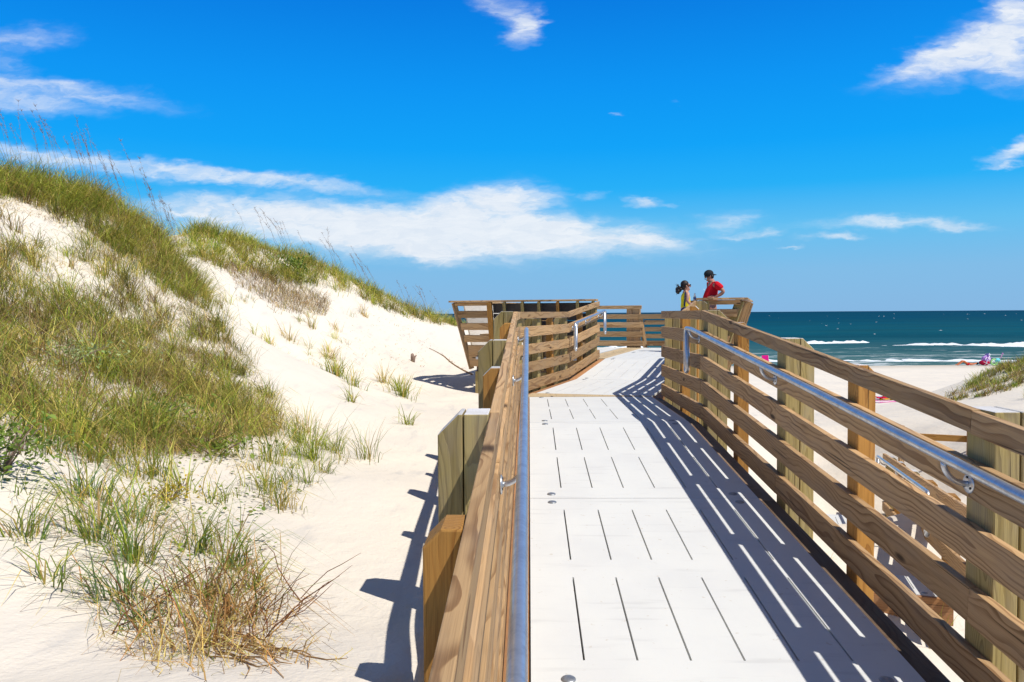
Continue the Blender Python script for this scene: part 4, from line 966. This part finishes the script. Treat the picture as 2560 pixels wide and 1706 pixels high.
def blades_geo(x, y, z, h, az, lean, w_, tint, curl=1.0, tipf=.5, wob=.0):
    """curved tapering blades: arrays per blade; returns verts, faces(tri), colours"""
    n = len(x); ts = np.array([0, .33, .68, 1.]); dxy = np.stack([np.cos(az), np.sin(az)], -1)
    sa = az + math.pi / 2 + rng.normal(0, .6, n); sd = np.stack([np.cos(sa), np.sin(sa)], -1)
    V = np.zeros((n, 7, 3)); wv_ = [1., .9, .62, 0]; k = 0
    kink = rng.normal(0, wob, (n, 4)) * h[:, None] if wob else np.zeros((n, 4))
    for i, t in enumerate(ts):
        r_ = lean * (t ** (1.2 + curl * .6)); up = np.sqrt(np.maximum(1 - (np.minimum(lean, .97) * t) ** 2, .05)) * t - .35 * curl * np.maximum(lean - .5, 0) * t ** 2
        P = np.stack([x, y, z], -1); P[:, :2] += dxy * (r_ * h)[:, None] + sd * (kink[:, i] * t)[:, None]; P[:, 2] += up * h
        if i < 3:
            o_ = np.zeros((n, 3)); o_[:, :2] = sd * (w_ * wv_[i] / 2)[:, None]; V[:, k] = P - o_; V[:, k + 1] = P + o_; k += 2
        else: V[:, k] = P
    F = np.array([(0, 1, 3), (0, 3, 2), (2, 3, 5), (2, 5, 4), (4, 5, 6)])
    faces = (F[None] + (np.arange(n) * 7)[:, None, None]).reshape(-1, 3)
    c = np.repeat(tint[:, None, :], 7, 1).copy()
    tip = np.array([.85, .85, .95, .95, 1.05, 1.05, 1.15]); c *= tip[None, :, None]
    return V.reshape(-1, 3), faces, c.reshape(-1, 3)
def veg_mesh(name, geos, mat, origin=(0, 0, 0)):
    vs, fs, cs, o_ = [], [], [], 0
    for v, f_, c in geos: vs.append(v); fs.append(f_ + o_); cs.append(c); o_ += len(v)
    V = np.concatenate(vs) - np.array(origin); Fc = np.concatenate(fs); Cc_ = np.concatenate(cs)
    ob = grid_mesh(name, V, Fc, mat); ob.location = origin
    a = ob.data.attributes.new('tint', 'FLOAT_COLOR', 'POINT'); a.data.foreach_set('color', np.concatenate([np.clip(Cc_, 0, 1), np.ones((len(Cc_), 1))], 1).astype(np.float32).ravel())
    return ob
PAL = dict(green=(.165, .225, .034), fresh=(.36, .40, .062), olive=(.35, .315, .07), straw=(.58, .44, .15), tan=(.42, .30, .13), brown=(.18, .115, .058), grey=(.32, .255, .19), rust=(.42, .23, .09), blue=(.12, .19, .08))
def tints(n, wts):
    ks = list(wts); pr = np.array([wts[k] for k in ks], float); pr /= pr.sum()
    c = np.array([PAL[k] for k in ks])[rng.choice(len(ks), n, p=pr)]
    return c * np.array([1.16, 1.17, .98]) * rng.uniform(.7, 1.3, (n, 1)) * rng.uniform(.92, 1.08, (n, 3))
def field(poly, dens, hr, wr, leanr, wts, holes=(), clump=0., seed=0, thr=0., az0=None, azs=3., curl=1., sink=.03, cs=1.6, wob=0.):
    x, y = scatter(poly, dens, holes, clump, seed, cs, thr); n = len(x)
    z = ground_z(x, y) - sink; hmod = 1 + vnoise(x * 1.3, y * 1.3, seed + 5) * .7
    h = rng.uniform(*hr, n) * hmod; az = rng.uniform(-math.pi, math.pi, n) if az0 is None else rng.normal(az0, azs, n)
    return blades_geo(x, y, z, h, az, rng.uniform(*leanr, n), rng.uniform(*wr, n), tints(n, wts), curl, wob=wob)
def clumps(poly, cd, per, hr, rad, wr, leanr, pals, holes=(), clump=0., seed=0, thr=0., cs=1.6, sink=.03, wind=None):
    """grass grown in tussocks: every tussock has its own height, tint mix and spread"""
    cx, cy = scatter(poly, cd, holes, clump, seed, cs, thr); out = []
    m_ = len(cx); hs = rng.uniform(*hr, m_) * (1 + vnoise(cx * .9, cy * .9, seed + 7) * .6); pk = rng.integers(0, len(pals), m_)
    for q, wts in enumerate(pals):
        k = np.nonzero(pk == q)[0]; n_ = rng.integers(int(per * .5), int(per * 1.5), len(k)); i = np.repeat(k, n_); n = len(i)
        if not n: continue
        a = rng.uniform(-math.pi, math.pi, n); r_ = np.abs(rng.normal(0, rad, n)); x = cx[i] + r_ * np.cos(a); y = cy[i] + r_ * np.sin(a)
        az = a + rng.normal(0, .9, n)
        if wind is not None:
            ws, wa = wind; az = np.arctan2(np.sin(az) + ws * math.sin(wa), np.cos(az) + ws * math.cos(wa))
        tn = tints(n, wts) * np.repeat(rng.uniform(.5, 1.45, len(k)), n_)[:, None]
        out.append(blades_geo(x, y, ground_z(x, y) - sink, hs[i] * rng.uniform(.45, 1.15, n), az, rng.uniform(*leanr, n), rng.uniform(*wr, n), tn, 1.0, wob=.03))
    return out
ZA = [(-7.75, 11.6), (-8.6, 12.4), (-8.2, 13.2), (-7.2, 13.4), (-6.3, 13.7), (-5.75, 13.5), (-5.3, 12.9), (-4.99, 11.85), (-4.29, 11.2), (-3.59, 10.4), (-3.02, 9.5), (-2.6, 8.3), (-2.5, 7.3), (-2.45, 6.2), (-2.46, 5.1), (-2.42, 4.5), (-2.75, 4.05), (-3.6, 4.3), (-4.6, 5.5), (-6, 7.5), (-8, 10)]
H1 = [(-6.83, 10.2), (-6.5, 10.75), (-5.86, 10.8), (-5.34, 10.25), (-5.54, 9.7), (-6.02, 9.45), (-6.4, 9.2), (-7.2, 9.6)]
ZB = [(-2.75, 4.05), (-2.46, 5.1), (-2.6, 8.3), (-2.39, 8.7), (-1.6, 7.35), (-1.45, 4.75), (-1.57, 4.3), (-1.92, 4.5), (-1.92, 3.75), (-2.25, 3.3)]
ZC = [(-2.23, 3.45), (-2.24, 4.15), (-1.82, 4.1), (-1.34, 3.85), (-1.02, 2.95), (-.74, 2.1), (-1.02, 2.05), (-1.22, 2.45), (-1.33, 2.35), (-1.53, 2.65), (-1.98, 3.05)]
ZD = [(-8.4, 18.6), (-7.6, 20.5), (-6.9, 22.5), (-5.76, 23.6), (-4.84, 25.2), (-3.69, 26.5), (-2.3, 28.5), (-2.2, 27.6), (-3.1, 25.2), (-4.0, 23.9), (-4.64, 22.55), (-5.0, 21.95), (-5.45, 21.0), (-6.0, 19.3), (-6.35, 17.65), (-6.79, 17.0), (-7.5, 17.2)]
ZE = [(-6.79, 17.3), (-6.54, 18.2), (-5.82, 20.0), (-5.05, 20.2), (-4.78, 18.7), (-5.3, 17.3), (-6.17, 16.9)]
ZF = [(-6.36, 15.1), (-6.14, 17.05), (-4.41, 18.6), (-4.7, 21.4), (-4.0, 22.4), (-3.9, 17), (-4.0, 12.0), (-4.56, 12.2)]
ZG = [(10.6, 19.4), (12, 19.8), (14.2, 21.6), (16.2, 23.5), (16.8, 25.5), (14, 24.5), (12.2, 22.8), (10.9, 21)]
P1 = [dict(green=3, olive=2, fresh=1), dict(olive=3, straw=1.5, green=1), dict(fresh=2, green=2, straw=1), dict(olive=2, tan=2, brown=1.5), dict(tan=2, brown=2, straw=1.2, green=.5)]
P2 = [dict(fresh=3, olive=2, green=1), dict(olive=3, straw=1.5, fresh=1.5), dict(fresh=2, green=2, straw=1), dict(olive=3, tan=1)]
CREST = [(-8.6, 12.4), (-7.9, 10.9), (-6.9, 11.1), (-5.8, 11.3), (-5.0, 11.0), (-4.6, 11.6), (-5.3, 13), (-6.3, 13.8), (-8.2, 13.4)]
geos = clumps(ZA, 25, 32, (.27, .50), .075, (.005, .009), (.35, 1.15), P1, [H1], .85, 2, .19)
MID = [(-2.5, 4.4), (-2.45, 6.2), (-2.55, 8.0), (-3.2, 9.3), (-4.2, 10.0), (-5.0, 8.6), (-4.9, 6.6), (-3.8, 4.9)]
geos += clumps(MID, 12, 34, (.26, .48), .08, (.004, .008), (.5, 1.25), [P1[3], P1[2], dict(brown=3, tan=2, olive=1), P1[0], dict(straw=2, fresh=1.5, olive=1)], (), .7, 34, .06)
geos += clumps(CREST, 30, 34, (.36, .60), .09, (.006, .010), (.45, 1.1), P2, [H1], .4, 3, -.05, wind=(.7, R(25)))
geos += [field(ZA, 620, (.08, .24), (.003, .007), (.8, 1.3), dict(tan=3, brown=3, straw=1.2, grey=1.2, olive=.8), [H1], .65, 4, .08, wob=.08),
         field(MID, 800, (.10, .28), (.003, .007), (.75, 1.3), dict(tan=3, brown=3, straw=1.5, grey=1.5, rust=.6), (), .7, 35, .12, wob=.1)]
tag(veg_mesh('dune_grass', geos, BLADE), 'dense green and straw grass covering the near dune on the left', kind='stuff')
geos = clumps(ZB, 11, 22, (.18, .42), .05, (.004, .007), (.35, 1.15), P1[:3], (), .9, 8, .12)
geos += [field(ZB, 150, (.04, .16), (.003, .006), (.8, 1.3), dict(tan=2, straw=2, brown=1), (), .7, 9, .15, wob=.12)]
tag(veg_mesh('dune_grass', geos, BLADE), 'thin patchy grass at the foot of the near dune', kind='stuff')
geos = clumps(ZD, 14, 36, (.34, .60), .12, (.008, .014), (.4, 1.1), P2 + P1[:2], (), .5, 12, -.02, wind=(.5, R(10)))
geos += [field(ZD, 200, (.12, .3), (.007, .011), (.6, 1.1), dict(olive=2, tan=2, straw=1.5, brown=1), (), .5, 13, .05)]
tag(veg_mesh('dune_grass', geos, BLADE), 'band of green grass along the crest of the farther dune', kind='stuff')
geos = [field(ZE, 620, (.15, .40), (.006, .010), (.5, 1.2), dict(brown=3, grey=3, tan=1.5, rust=.8), (), .6, 15, .05, wob=.12),
        field(ZE, 70, (.15, .3), (.007, .011), (.4, .8), dict(olive=2, straw=2), (), .5, 16, .1)]
tag(veg_mesh('dead_scrub', geos, STEM), 'grey-brown dead scrub on the farther dune slope', kind='stuff')
geos = clumps(ZF, 3.2, 22, (.22, .46), .07, (.006, .010), (.35, 1.1), [dict(straw=2, olive=2, green=1), dict(fresh=2, straw=1, olive=1), dict(tan=2, straw=2, rust=.6)], (), .9, 18, .08) + [
        field([(-4.2, 16.5), (-4.9, 20.4), (-3.8, 23.8), (-2.6, 23), (-2.4, 17), (-3.2, 14)], 34, (.05, .18), (.006, .01), (.8, 1.3), dict(rust=2, tan=2, brown=1), (), .9, 19, .3, wob=.1)]
tag(veg_mesh('dune_grass', geos, BLADE), 'sparse straw tufts on the sandy slope between the two grassy dunes', kind='stuff')
geos = clumps(ZG, 11, 34, (.20, .38), .11, (.010, .015), (.35, 1.), [dict(olive=2, brown=2, green=1), dict(green=2, olive=1, fresh=.6), dict(brown=2, tan=2, olive=1)], (), .5, 22, -.02)
geos += clumps([(13, 21.6), (15.5, 22.6), (17.5, 24.5), (17, 26), (14, 24.2)], 6, 34, (.24, .42), .11, (.010, .015), (.35, 1.), [dict(fresh=1, green=2, olive=2, brown=1), dict(olive=2, green=1, brown=1.5)], (), .4, 23, 0.)
geos += [
        field([(11.6, 18.6), (14, 19.8), (14.6, 21), (12.5, 20)], 90, (.1, .3), (.008, .012), (.4, 1.), dict(tan=2, green=1, olive=1), (), .8, 24, .1)]
tag(veg_mesh('dune_grass', geos, BLADE), 'dark scrubby grass on the low dune at the right edge', kind='stuff')
# tangled dead roots and stems at the lower left
geos = [field(ZC, 430, (.06, .28), (.002, .0045), (.6, 1.3), dict(tan=3, rust=2.2, straw=2, brown=2), (), .8, 26, .10, wob=.16),
        field([(-1.45, 2.9), (-1.2, 3.15), (-.95, 3.0), (-.78, 2.3), (-1.05, 2.1), (-1.35, 2.5)], 800, (.06, .24), (.002, .004), (.7, 1.3), dict(rust=1.5, tan=3, brown=2, straw=2, green=1.2, olive=1), (), .9, 31, .16, wob=.2),
        field([(-1.3, 2.5), (-.95, 3.0), (-.7, 2.6), (-.62, 2.0), (-.95, 1.95)], 600, (.05, .20), (.002, .004), (.8, 1.3), dict(rust=2, tan=3, straw=2, brown=1.5), (), .6, 27, .05, wob=.25),
        field([(-1.0, 2.4), (-.7, 2.45), (-.5, 2.15), (-.52, 1.8), (-.8, 1.85)], 520, (.04, .18), (.002, .0045), (.8, 1.3), dict(rust=2, tan=3, straw=2, brown=1.5), (), .7, 33, .12, wob=.25),
        field([(-.95, 3.0), (-.75, 3.15), (-.62, 2.9), (-.8, 2.7)], 500, (.03, .10), (.002, .003), (.8, 1.3), dict(rust=3, tan=2), (), .6, 28, .1, wob=.25)]
tag(veg_mesh('dry_roots', geos, STEM), 'tangle of dry tan roots and dead stems on the sand at lower left', kind='stuff')

# single tufts standing apart on the sand
def tuft(x, y, n, h, spread, wts, label, group=None, name='grass_tuft', az0=None, azs=1.2, w_=.006, lean=(.3, .95), mat=None):
    z = ground_at(x, y); r_ = np.abs(rng.normal(0, spread, n)); a = rng.uniform(-math.pi, math.pi, n)
    px_, py_ = x + r_ * np.cos(a), y + r_ * np.sin(a)
    az = a + rng.normal(0, .7, n) if az0 is None else rng.normal(az0, azs, n)
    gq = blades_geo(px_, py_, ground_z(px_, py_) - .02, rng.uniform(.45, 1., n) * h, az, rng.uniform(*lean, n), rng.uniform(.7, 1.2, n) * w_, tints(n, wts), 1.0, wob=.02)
    o = veg_mesh(name, [gq], mat or BLADE, (x, y, z)); tag(o, label, 'grass tuft', group); return o
TG = dict(green=3, olive=2, fresh=2, straw=1.2); TS = dict(straw=3, olive=1.5, tan=1.5, green=.8)
GT = 'grass tufts standing apart on the sand'
for (x, y, n, h, sp_, wts, lab) in [
 (-3.12, 12.8, 90, .50, .16, TG, 'wide green grass tuft, largest on the open sand slope left of the posts'),
 (-2.75, 12.4, 40, .40, .10, TG, 'green grass tuft just right of the largest tuft on the sand slope'),
 (-2.94, 15.9, 45, .55, .09, TS, 'slim upright tuft of yellow-green grass, left of the bushy one on the slope'),
 (-2.45, 14.9, 90, .55, .13, TG, 'bushy grass tuft with straw-coloured heart above the shaded hollow'),
 (-2.12, 13.2, 70, .50, .13, TG, 'spread-out green tuft just below the bushy one near the shaded hollow'),
 (-2.43, 10.9, 30, .42, .06, TG, 'narrow green tuft low on the slope below the largest tuft'),
 (-1.55, 10.05, 24, .34, .07, TG, 'sparse little tuft nearest the tall cracked left post'),
 (-1.52, 7.4, 42, .52, .09, TG, 'arching green tuft leaning right toward the left railing'),
 (-1.85, 6.7, 80, .62, .12, TG, 'long-bladed grass tuft on the bare sand left of the arching one'),
 (-2.05, 6.2, 60, .50, .12, TG, 'green tuft at the edge of the dense dune grass'),
 (-2.45, 8.7, 60, .45, .13, TS, 'straw and green tuft at the right edge of the near dune'),
 (-2.35, 8.0, 60, .48, .12, TG, 'dark green tuft beside the right edge of the near dune'),
 (-4.75, 17.4, 24, .55, .05, TS, 'thin pale tuft on the farther slope under the dead scrub'),
 (-4.86, 16.1, 40, .5, .10, TS, 'yellowish tuft in the sandy channel between the dunes'),
 (-4.1, 16.3, 44, .48, .11, TS, 'straw tuft beside the sandy channel, right of the yellowish one'),
 (-3.55, 14.6, 36, .6, .05, TS, 'tall slim straw-coloured tuft standing alone on the pale slope'),
 (-1.71, 5.1, 60, .36, .10, TG, 'low green tuft on the sand below the long-bladed one'),
 (-1.5, 4.72, 46, .34, .08, TS, 'short tuft with dry straw base right of the creeping leaves'),
 (-2.03, 4.6, 40, .34, .07, TG, 'upright green tuft among the creeping round leaves'),
 (-2.29, 4.75, 70, .45, .10, TG, 'thick green tuft under the edge of the dense grass'),
 (10.0, 19.6, 26, .45, .08, TS, 'pale tuft on the beach sand left of the low right dune'),
 (10.9, 17.6, 26, .35, .08, TG, 'small yellow-green tuft below the low right dune'),
 (3.55, 6.9, 40, .40, .12, dict(fresh=3, straw=2), 'bright yellow-green tuft glimpsed under the lowest right railing boards'),
 (2.9, 8.1, 30, .3, .1, dict(fresh=2, straw=2), 'pale tuft on the low sand behind the right posts')]:
    tuft(x, y, n, h, sp_, wts, lab, GT, w_=.0065 if y < 9 else .011)
GN = 'grass clumps at the lower left'
NG = dict(green=3, blue=2, fresh=.8, olive=1.4, tan=.8)
for (x, y, n, h, sp_, wts, lab) in [
 (-1.62, 3.18, 60, .40, .06, NG, 'arching green clump in the middle of the lower-left grass'),
 (-1.86, 3.35, 55, .46, .06, NG, 'long arching green clump near the leafy bush at the left edge'),
 (-1.45, 2.78, 60, .30, .07, dict(blue=3, green=2, brown=1), 'blue-green clump casting spiky shadows on the bare lower-left sand'),
 (-1.30, 2.62, 26, .16, .04, dict(blue=3, green=1), 'small dark rosette of blades below the blue-green clump'),
 (-1.25, 2.98, 60, .34, .08, dict(green=2, olive=1, rust=2, tan=2), 'mixed green and rusty clump above the dry roots'),
 (-1.06, 2.72, 60, .36, .08, dict(rust=3, brown=2, green=1.5, tan=1), 'rust-brown clump with bare arching stems beside the dry roots'),
 (-1.28, 3.35, 40, .38, .05, NG, 'green clump with long blades swept to the right'),
 (-1.48, 3.5, 50, .36, .06, NG, 'green clump behind the swept one'),
 (-2.05, 3.15, 40, .30, .06, NG, 'loose green clump at the left edge below the leafy bush'),
 (-1.72, 2.78, 20, .26, .05, dict(green=2, straw=1), 'few bent grass blades alone on the bare left sand'),
 (-1.12, 3.15, 34, .30, .06, dict(olive=2, green=1, rust=1), 'olive clump at the right of the lower-left grass'),
 (-1.9, 3.75, 50, .36, .08, NG, 'green clump at the top of the lower-left grass'),
 (-2.2, 3.9, 50, .36, .08, NG, 'green clump between the leafy bush and the dense dune grass'),
 (-1.0, 2.42, 40, .26, .07, dict(rust=3, tan=2, green=.6), 'low rusty clump in the dry roots near the bottom edge')]:
    tuft(x, y, int(n * 1.25), h * 1.15, sp_, wts, lab, GN, az0=None if 'swept' not in lab else .3, w_=.0062, lean=(.5, 1.25))

# bare seed stalks on the dunes
def stalk_mesh(seed, green=False):
    rs = np.random.default_rng(seed); mb = MB(); h = rs.uniform(.95, 1.35); le = rs.uniform(.16, .34); pts = []
    for k in range(9):
        t = k / 8; pts.append((-le * h * t ** 1.7 + .012 * math.sin(k * 1.7 + seed), .02 * math.sin(k + seed), h * t))
    mb.tube(pts, [.0027 - .002 * k / 8 for k in range(9)], 5)
    for k in range(26):
        t = rs.uniform(.62, 1.0); i = min(int(t * 8), 7); q = t * 8 - i; c = Vector(pts[i]).lerp(Vector(pts[i + 1]), q)
        d = Vector((rs.normal(-.3, .5), rs.normal(0, .5), rs.uniform(.2, 1.))).normalized(); mb.tube([c, c + d * rs.uniform(.02, .06)], [.0024, .0008], 4)
    return mb
STK = simple('dry_seed_stalk', (.27, .19, .15), .8, 0, .1, .3, 12)
protos = [stalk_mesh(s).build('seed_stalk', STK) for s in range(7)]
spots = []
for k in range(96):
    q = rng.random()
    if q < .62: t = rng.random(); x, y = -8.2 + 2.9 * t + rng.normal(0, .25), 12.0 + 1.1 * t + rng.normal(0, .4)
    elif q < .86: t = rng.random(); x, y = -7.4 + 4.6 * t + rng.normal(0, .2), 20.5 + 5.6 * t + rng.normal(0, .3)
    else: x, y = rng.uniform(-5.2, -3.2), rng.uniform(6.2, 9.2)
    spots.append((x, y))
for k, (x, y) in enumerate(spots):
    o = protos[k % 7] if k < 7 else protos[k % 7].copy()
    if k >= 7: COL.objects.link(o)
    far = y > 16; o.location = (x, y, ground_at(x, y) - .03); s_ = rng.uniform(.8, 1.15) * (1.0 if y > 10 else .85); o.scale = (s_ * (1.6 if far else 1), s_ * (1.6 if far else 1), s_); o.rotation_euler = (0, 0, rng.normal(0, .5))
    tag(o, 'thin bare seed stalk rising above the grass of the ' + ('farther dune crest' if far else 'near dune crest' if y > 10.5 else 'near dune slope'), 'seed stalk', 'dry seed stalks on the ' + ('farther dune crest' if far else 'near dune crest' if y > 10.5 else 'near dune slope'))
# rusty twigs of the lower-left clump
twg = MB()
for k in range(46):
    x, y = rng.uniform(-1.35, -.85), rng.uniform(2.4, 3.1); z = ground_at(x, y); az = rng.normal(.7, 1.2); le = rng.uniform(.10, .30); pts = []
    for j in range(5): t = j / 4; pts.append((x + math.cos(az) * le * t + rng.normal(0, .012), y + math.sin(az) * le * .5 * t + rng.normal(0, .012), z - .01 + le * (1.0 * t - .25 * t * t)))
    twg.tube(pts, [.0028, .0024, .002, .0016, .0008], 4)
tag(twg.build('dry_twigs', simple('rusty_twig', (.20, .085, .04), .8, 0, .1, .3, 30)), 'thin rusty twigs curving up from the lower-left clump', kind='stuff')

rt = MB()
for k in range(15):
    x, y = rng.uniform(-1.10, -.85), rng.uniform(2.3, 2.75); pts = []
    for j in range(7):
        pts.append((x, y, ground_at(x, y) + rng.uniform(-.004, .022))); x += rng.uniform(.02, .10); y -= rng.uniform(.03, .12)
    rt.tube(pts, [.0028, .003, .0028, .0026, .0022, .0018, .001], 5)
tag(rt.build('dry_roots', simple('tan_root', (.36, .21, .085), .85, 0, .1, .35, 30)), 'bundle of bare tan roots running down to the bottom edge at left', kind='stuff')

# broad-leaved plants
def leaf_geo(c, n_, sz, col, spread, flat=.5, round_=False):
    """n_ pointed or rounded leaves, each a folded six-sided blade"""
    V, Fs, Cs = [], [], []
    for k in range(n_):
        p = np.array(c) + rng.normal(0, 1, 3) * np.array(spread); az = rng.uniform(-math.pi, math.pi); el = rng.normal(.25, flat)
        d = np.array([math.cos(az) * math.cos(el), math.sin(az) * math.cos(el), math.sin(el)]); s_ = np.array([-math.sin(az), math.cos(az), rng.normal(0, .3)]); nu = np.cross(d, s_)
        L = sz * rng.uniform(.6, 1.25); wd = L * (.42 if round_ else .24); o_ = len(V)
        for a, b, e in ((0, 0, 0), (.35, 1, .12), (.35, -1, .12), (.7, .85, .1), (.7, -.85, .1), (1, 0, -.05), (.5, 0, 0)): V.append(p + d * a * L + s_ * b * wd + nu * e * L)
        Fs += [(o_, o_ + 6, o_ + 1), (o_, o_ + 2, o_ + 6), (o_ + 1, o_ + 6, o_ + 3), (o_ + 2, o_ + 4, o_ + 6), (o_ + 3, o_ + 6, o_ + 5), (o_ + 4, o_ + 5, o_ + 6)]
        cc = np.array(col[rng.integers(len(col))]) * rng.uniform(.7, 1.3); Cs += [cc] * 7
    return np.array(V), np.array(Fs), np.array(Cs)
GL = [(.17, .26, .04), (.25, .34, .06), (.13, .20, .03)]; PL = [(.34, .42, .16), (.26, .35, .11), (.40, .46, .20)]
def bush(x, y, n_, sz, cols, sp_, h, label):
    z = ground_at(x, y); o = veg_mesh('leafy_bush', [leaf_geo((x, y, z + h * .5), int(n_ * 2.4), sz, cols, (sp_, sp_, h * .3))], LEAF, (x, y, z))
    tag(o, label, 'bush'); mb = MB()
    for k in range(9):
        a = rng.uniform(0, 6.28); mb.tube([(0, 0, -.03), (math.cos(a) * sp_ * .7, math.sin(a) * sp_ * .7, h * .45), (math.cos(a) * sp_ * 1.3, math.sin(a) * sp_ * 1.3, h * .8)], [.005, .004, .002], 5)
    st = mb.build('stem', STK); st.parent = o
bush(-2.56, 3.78, 190, .042, GL, .13, .26, 'bright green leafy bush cut by the left edge above the bare sand')
bush(-4.0, 6.75, 220, .042, PL, .26, .20, 'pale silvery-green leafy bush in the dense dune grass at left')
bush(-3.05, 6.3, 130, .055, GL, .20, .18, 'green leafy bush low in the middle of the dense dune grass')
bush(-6.1, 20.3, 130, .10, GL, .22, .4, 'small dark green bush above the dead scrub on the farther dune')
bush(-2.35, 5.9, 90, .05, [(.22, .26, .03), (.16, .22, .03)], .18, .14, 'yellow-green leafy bush at the right edge of the near dune')
bush(-2.0, 4.35, 60, .03, [(.38, .30, .01), (.25, .24, .02), (.5, .34, .01)], .07, .10, 'little bush with yellow flowers on the sand above the creeping leaves')
gl = []
for (x0, x1, y0, y1, n_) in ((-1.95, -1.5, 4.0, 5.4, 90), (-1.6, -1.15, 3.3, 3.9, 34), (-2.0, -1.6, 3.0, 3.4, 16), (-2.6, -2.0, 5.0, 6.4, 60)):
    for k in range(n_):
        x, y = rng.uniform(x0, x1), rng.uniform(y0, y1); gl.append(leaf_geo((x, y, ground_at(x, y) + .025), 1, .027, GL + [(.24, .30, .05)], (.01, .01, .01), .3, True))
tag(veg_mesh('creeping_leaves', gl, LEAF), 'small round green leaves creeping over the sand at the foot of the near dune', kind='stuff')
# bits of driftwood and litter
mb = MB(); mb.tube([(0, 0, -.02), (.01, .01, .1), (-.015, .0, .2)], [.05, .06, .03], 7); mb.tube([(.0, 0, .05), (.09, .0, .16)], [.03, .015], 6)
o = mb.build('driftwood', STK); o.location = gpt(-2.83, 19.25) ; tag(o, 'small brown stump of driftwood alone on the pale slope', 'driftwood')
mb = MB(); q_ = [(-2.74 + 1.3 * t + .05 * math.sin(7 * t), 21.7 - 2.15 * t ** 1.6) for t in np.linspace(0, 1, 16)]; pts = [(x, y, ground_at(x, y) + .015) for x, y in q_]; mb.tube(pts, [.008 + .012 * t for t in np.linspace(0, 1, 16)], 6)
for k in range(40):
    t = rng.uniform(.3, 1); i = int(t * 15); c = Vector(pts[min(i, 15)]); d = Vector((rng.normal(0, 1), rng.normal(0, 1), rng.uniform(0, .7))).normalized(); mb.tube([c, c + d * rng.uniform(.03, .10)], [.006, .002], 4)
tag(mb.build('dry_runner', simple('rusty_runner', (.28, .16, .07), .85)), 'long dry brown runner root trailing down the sand left of the bench', 'root')
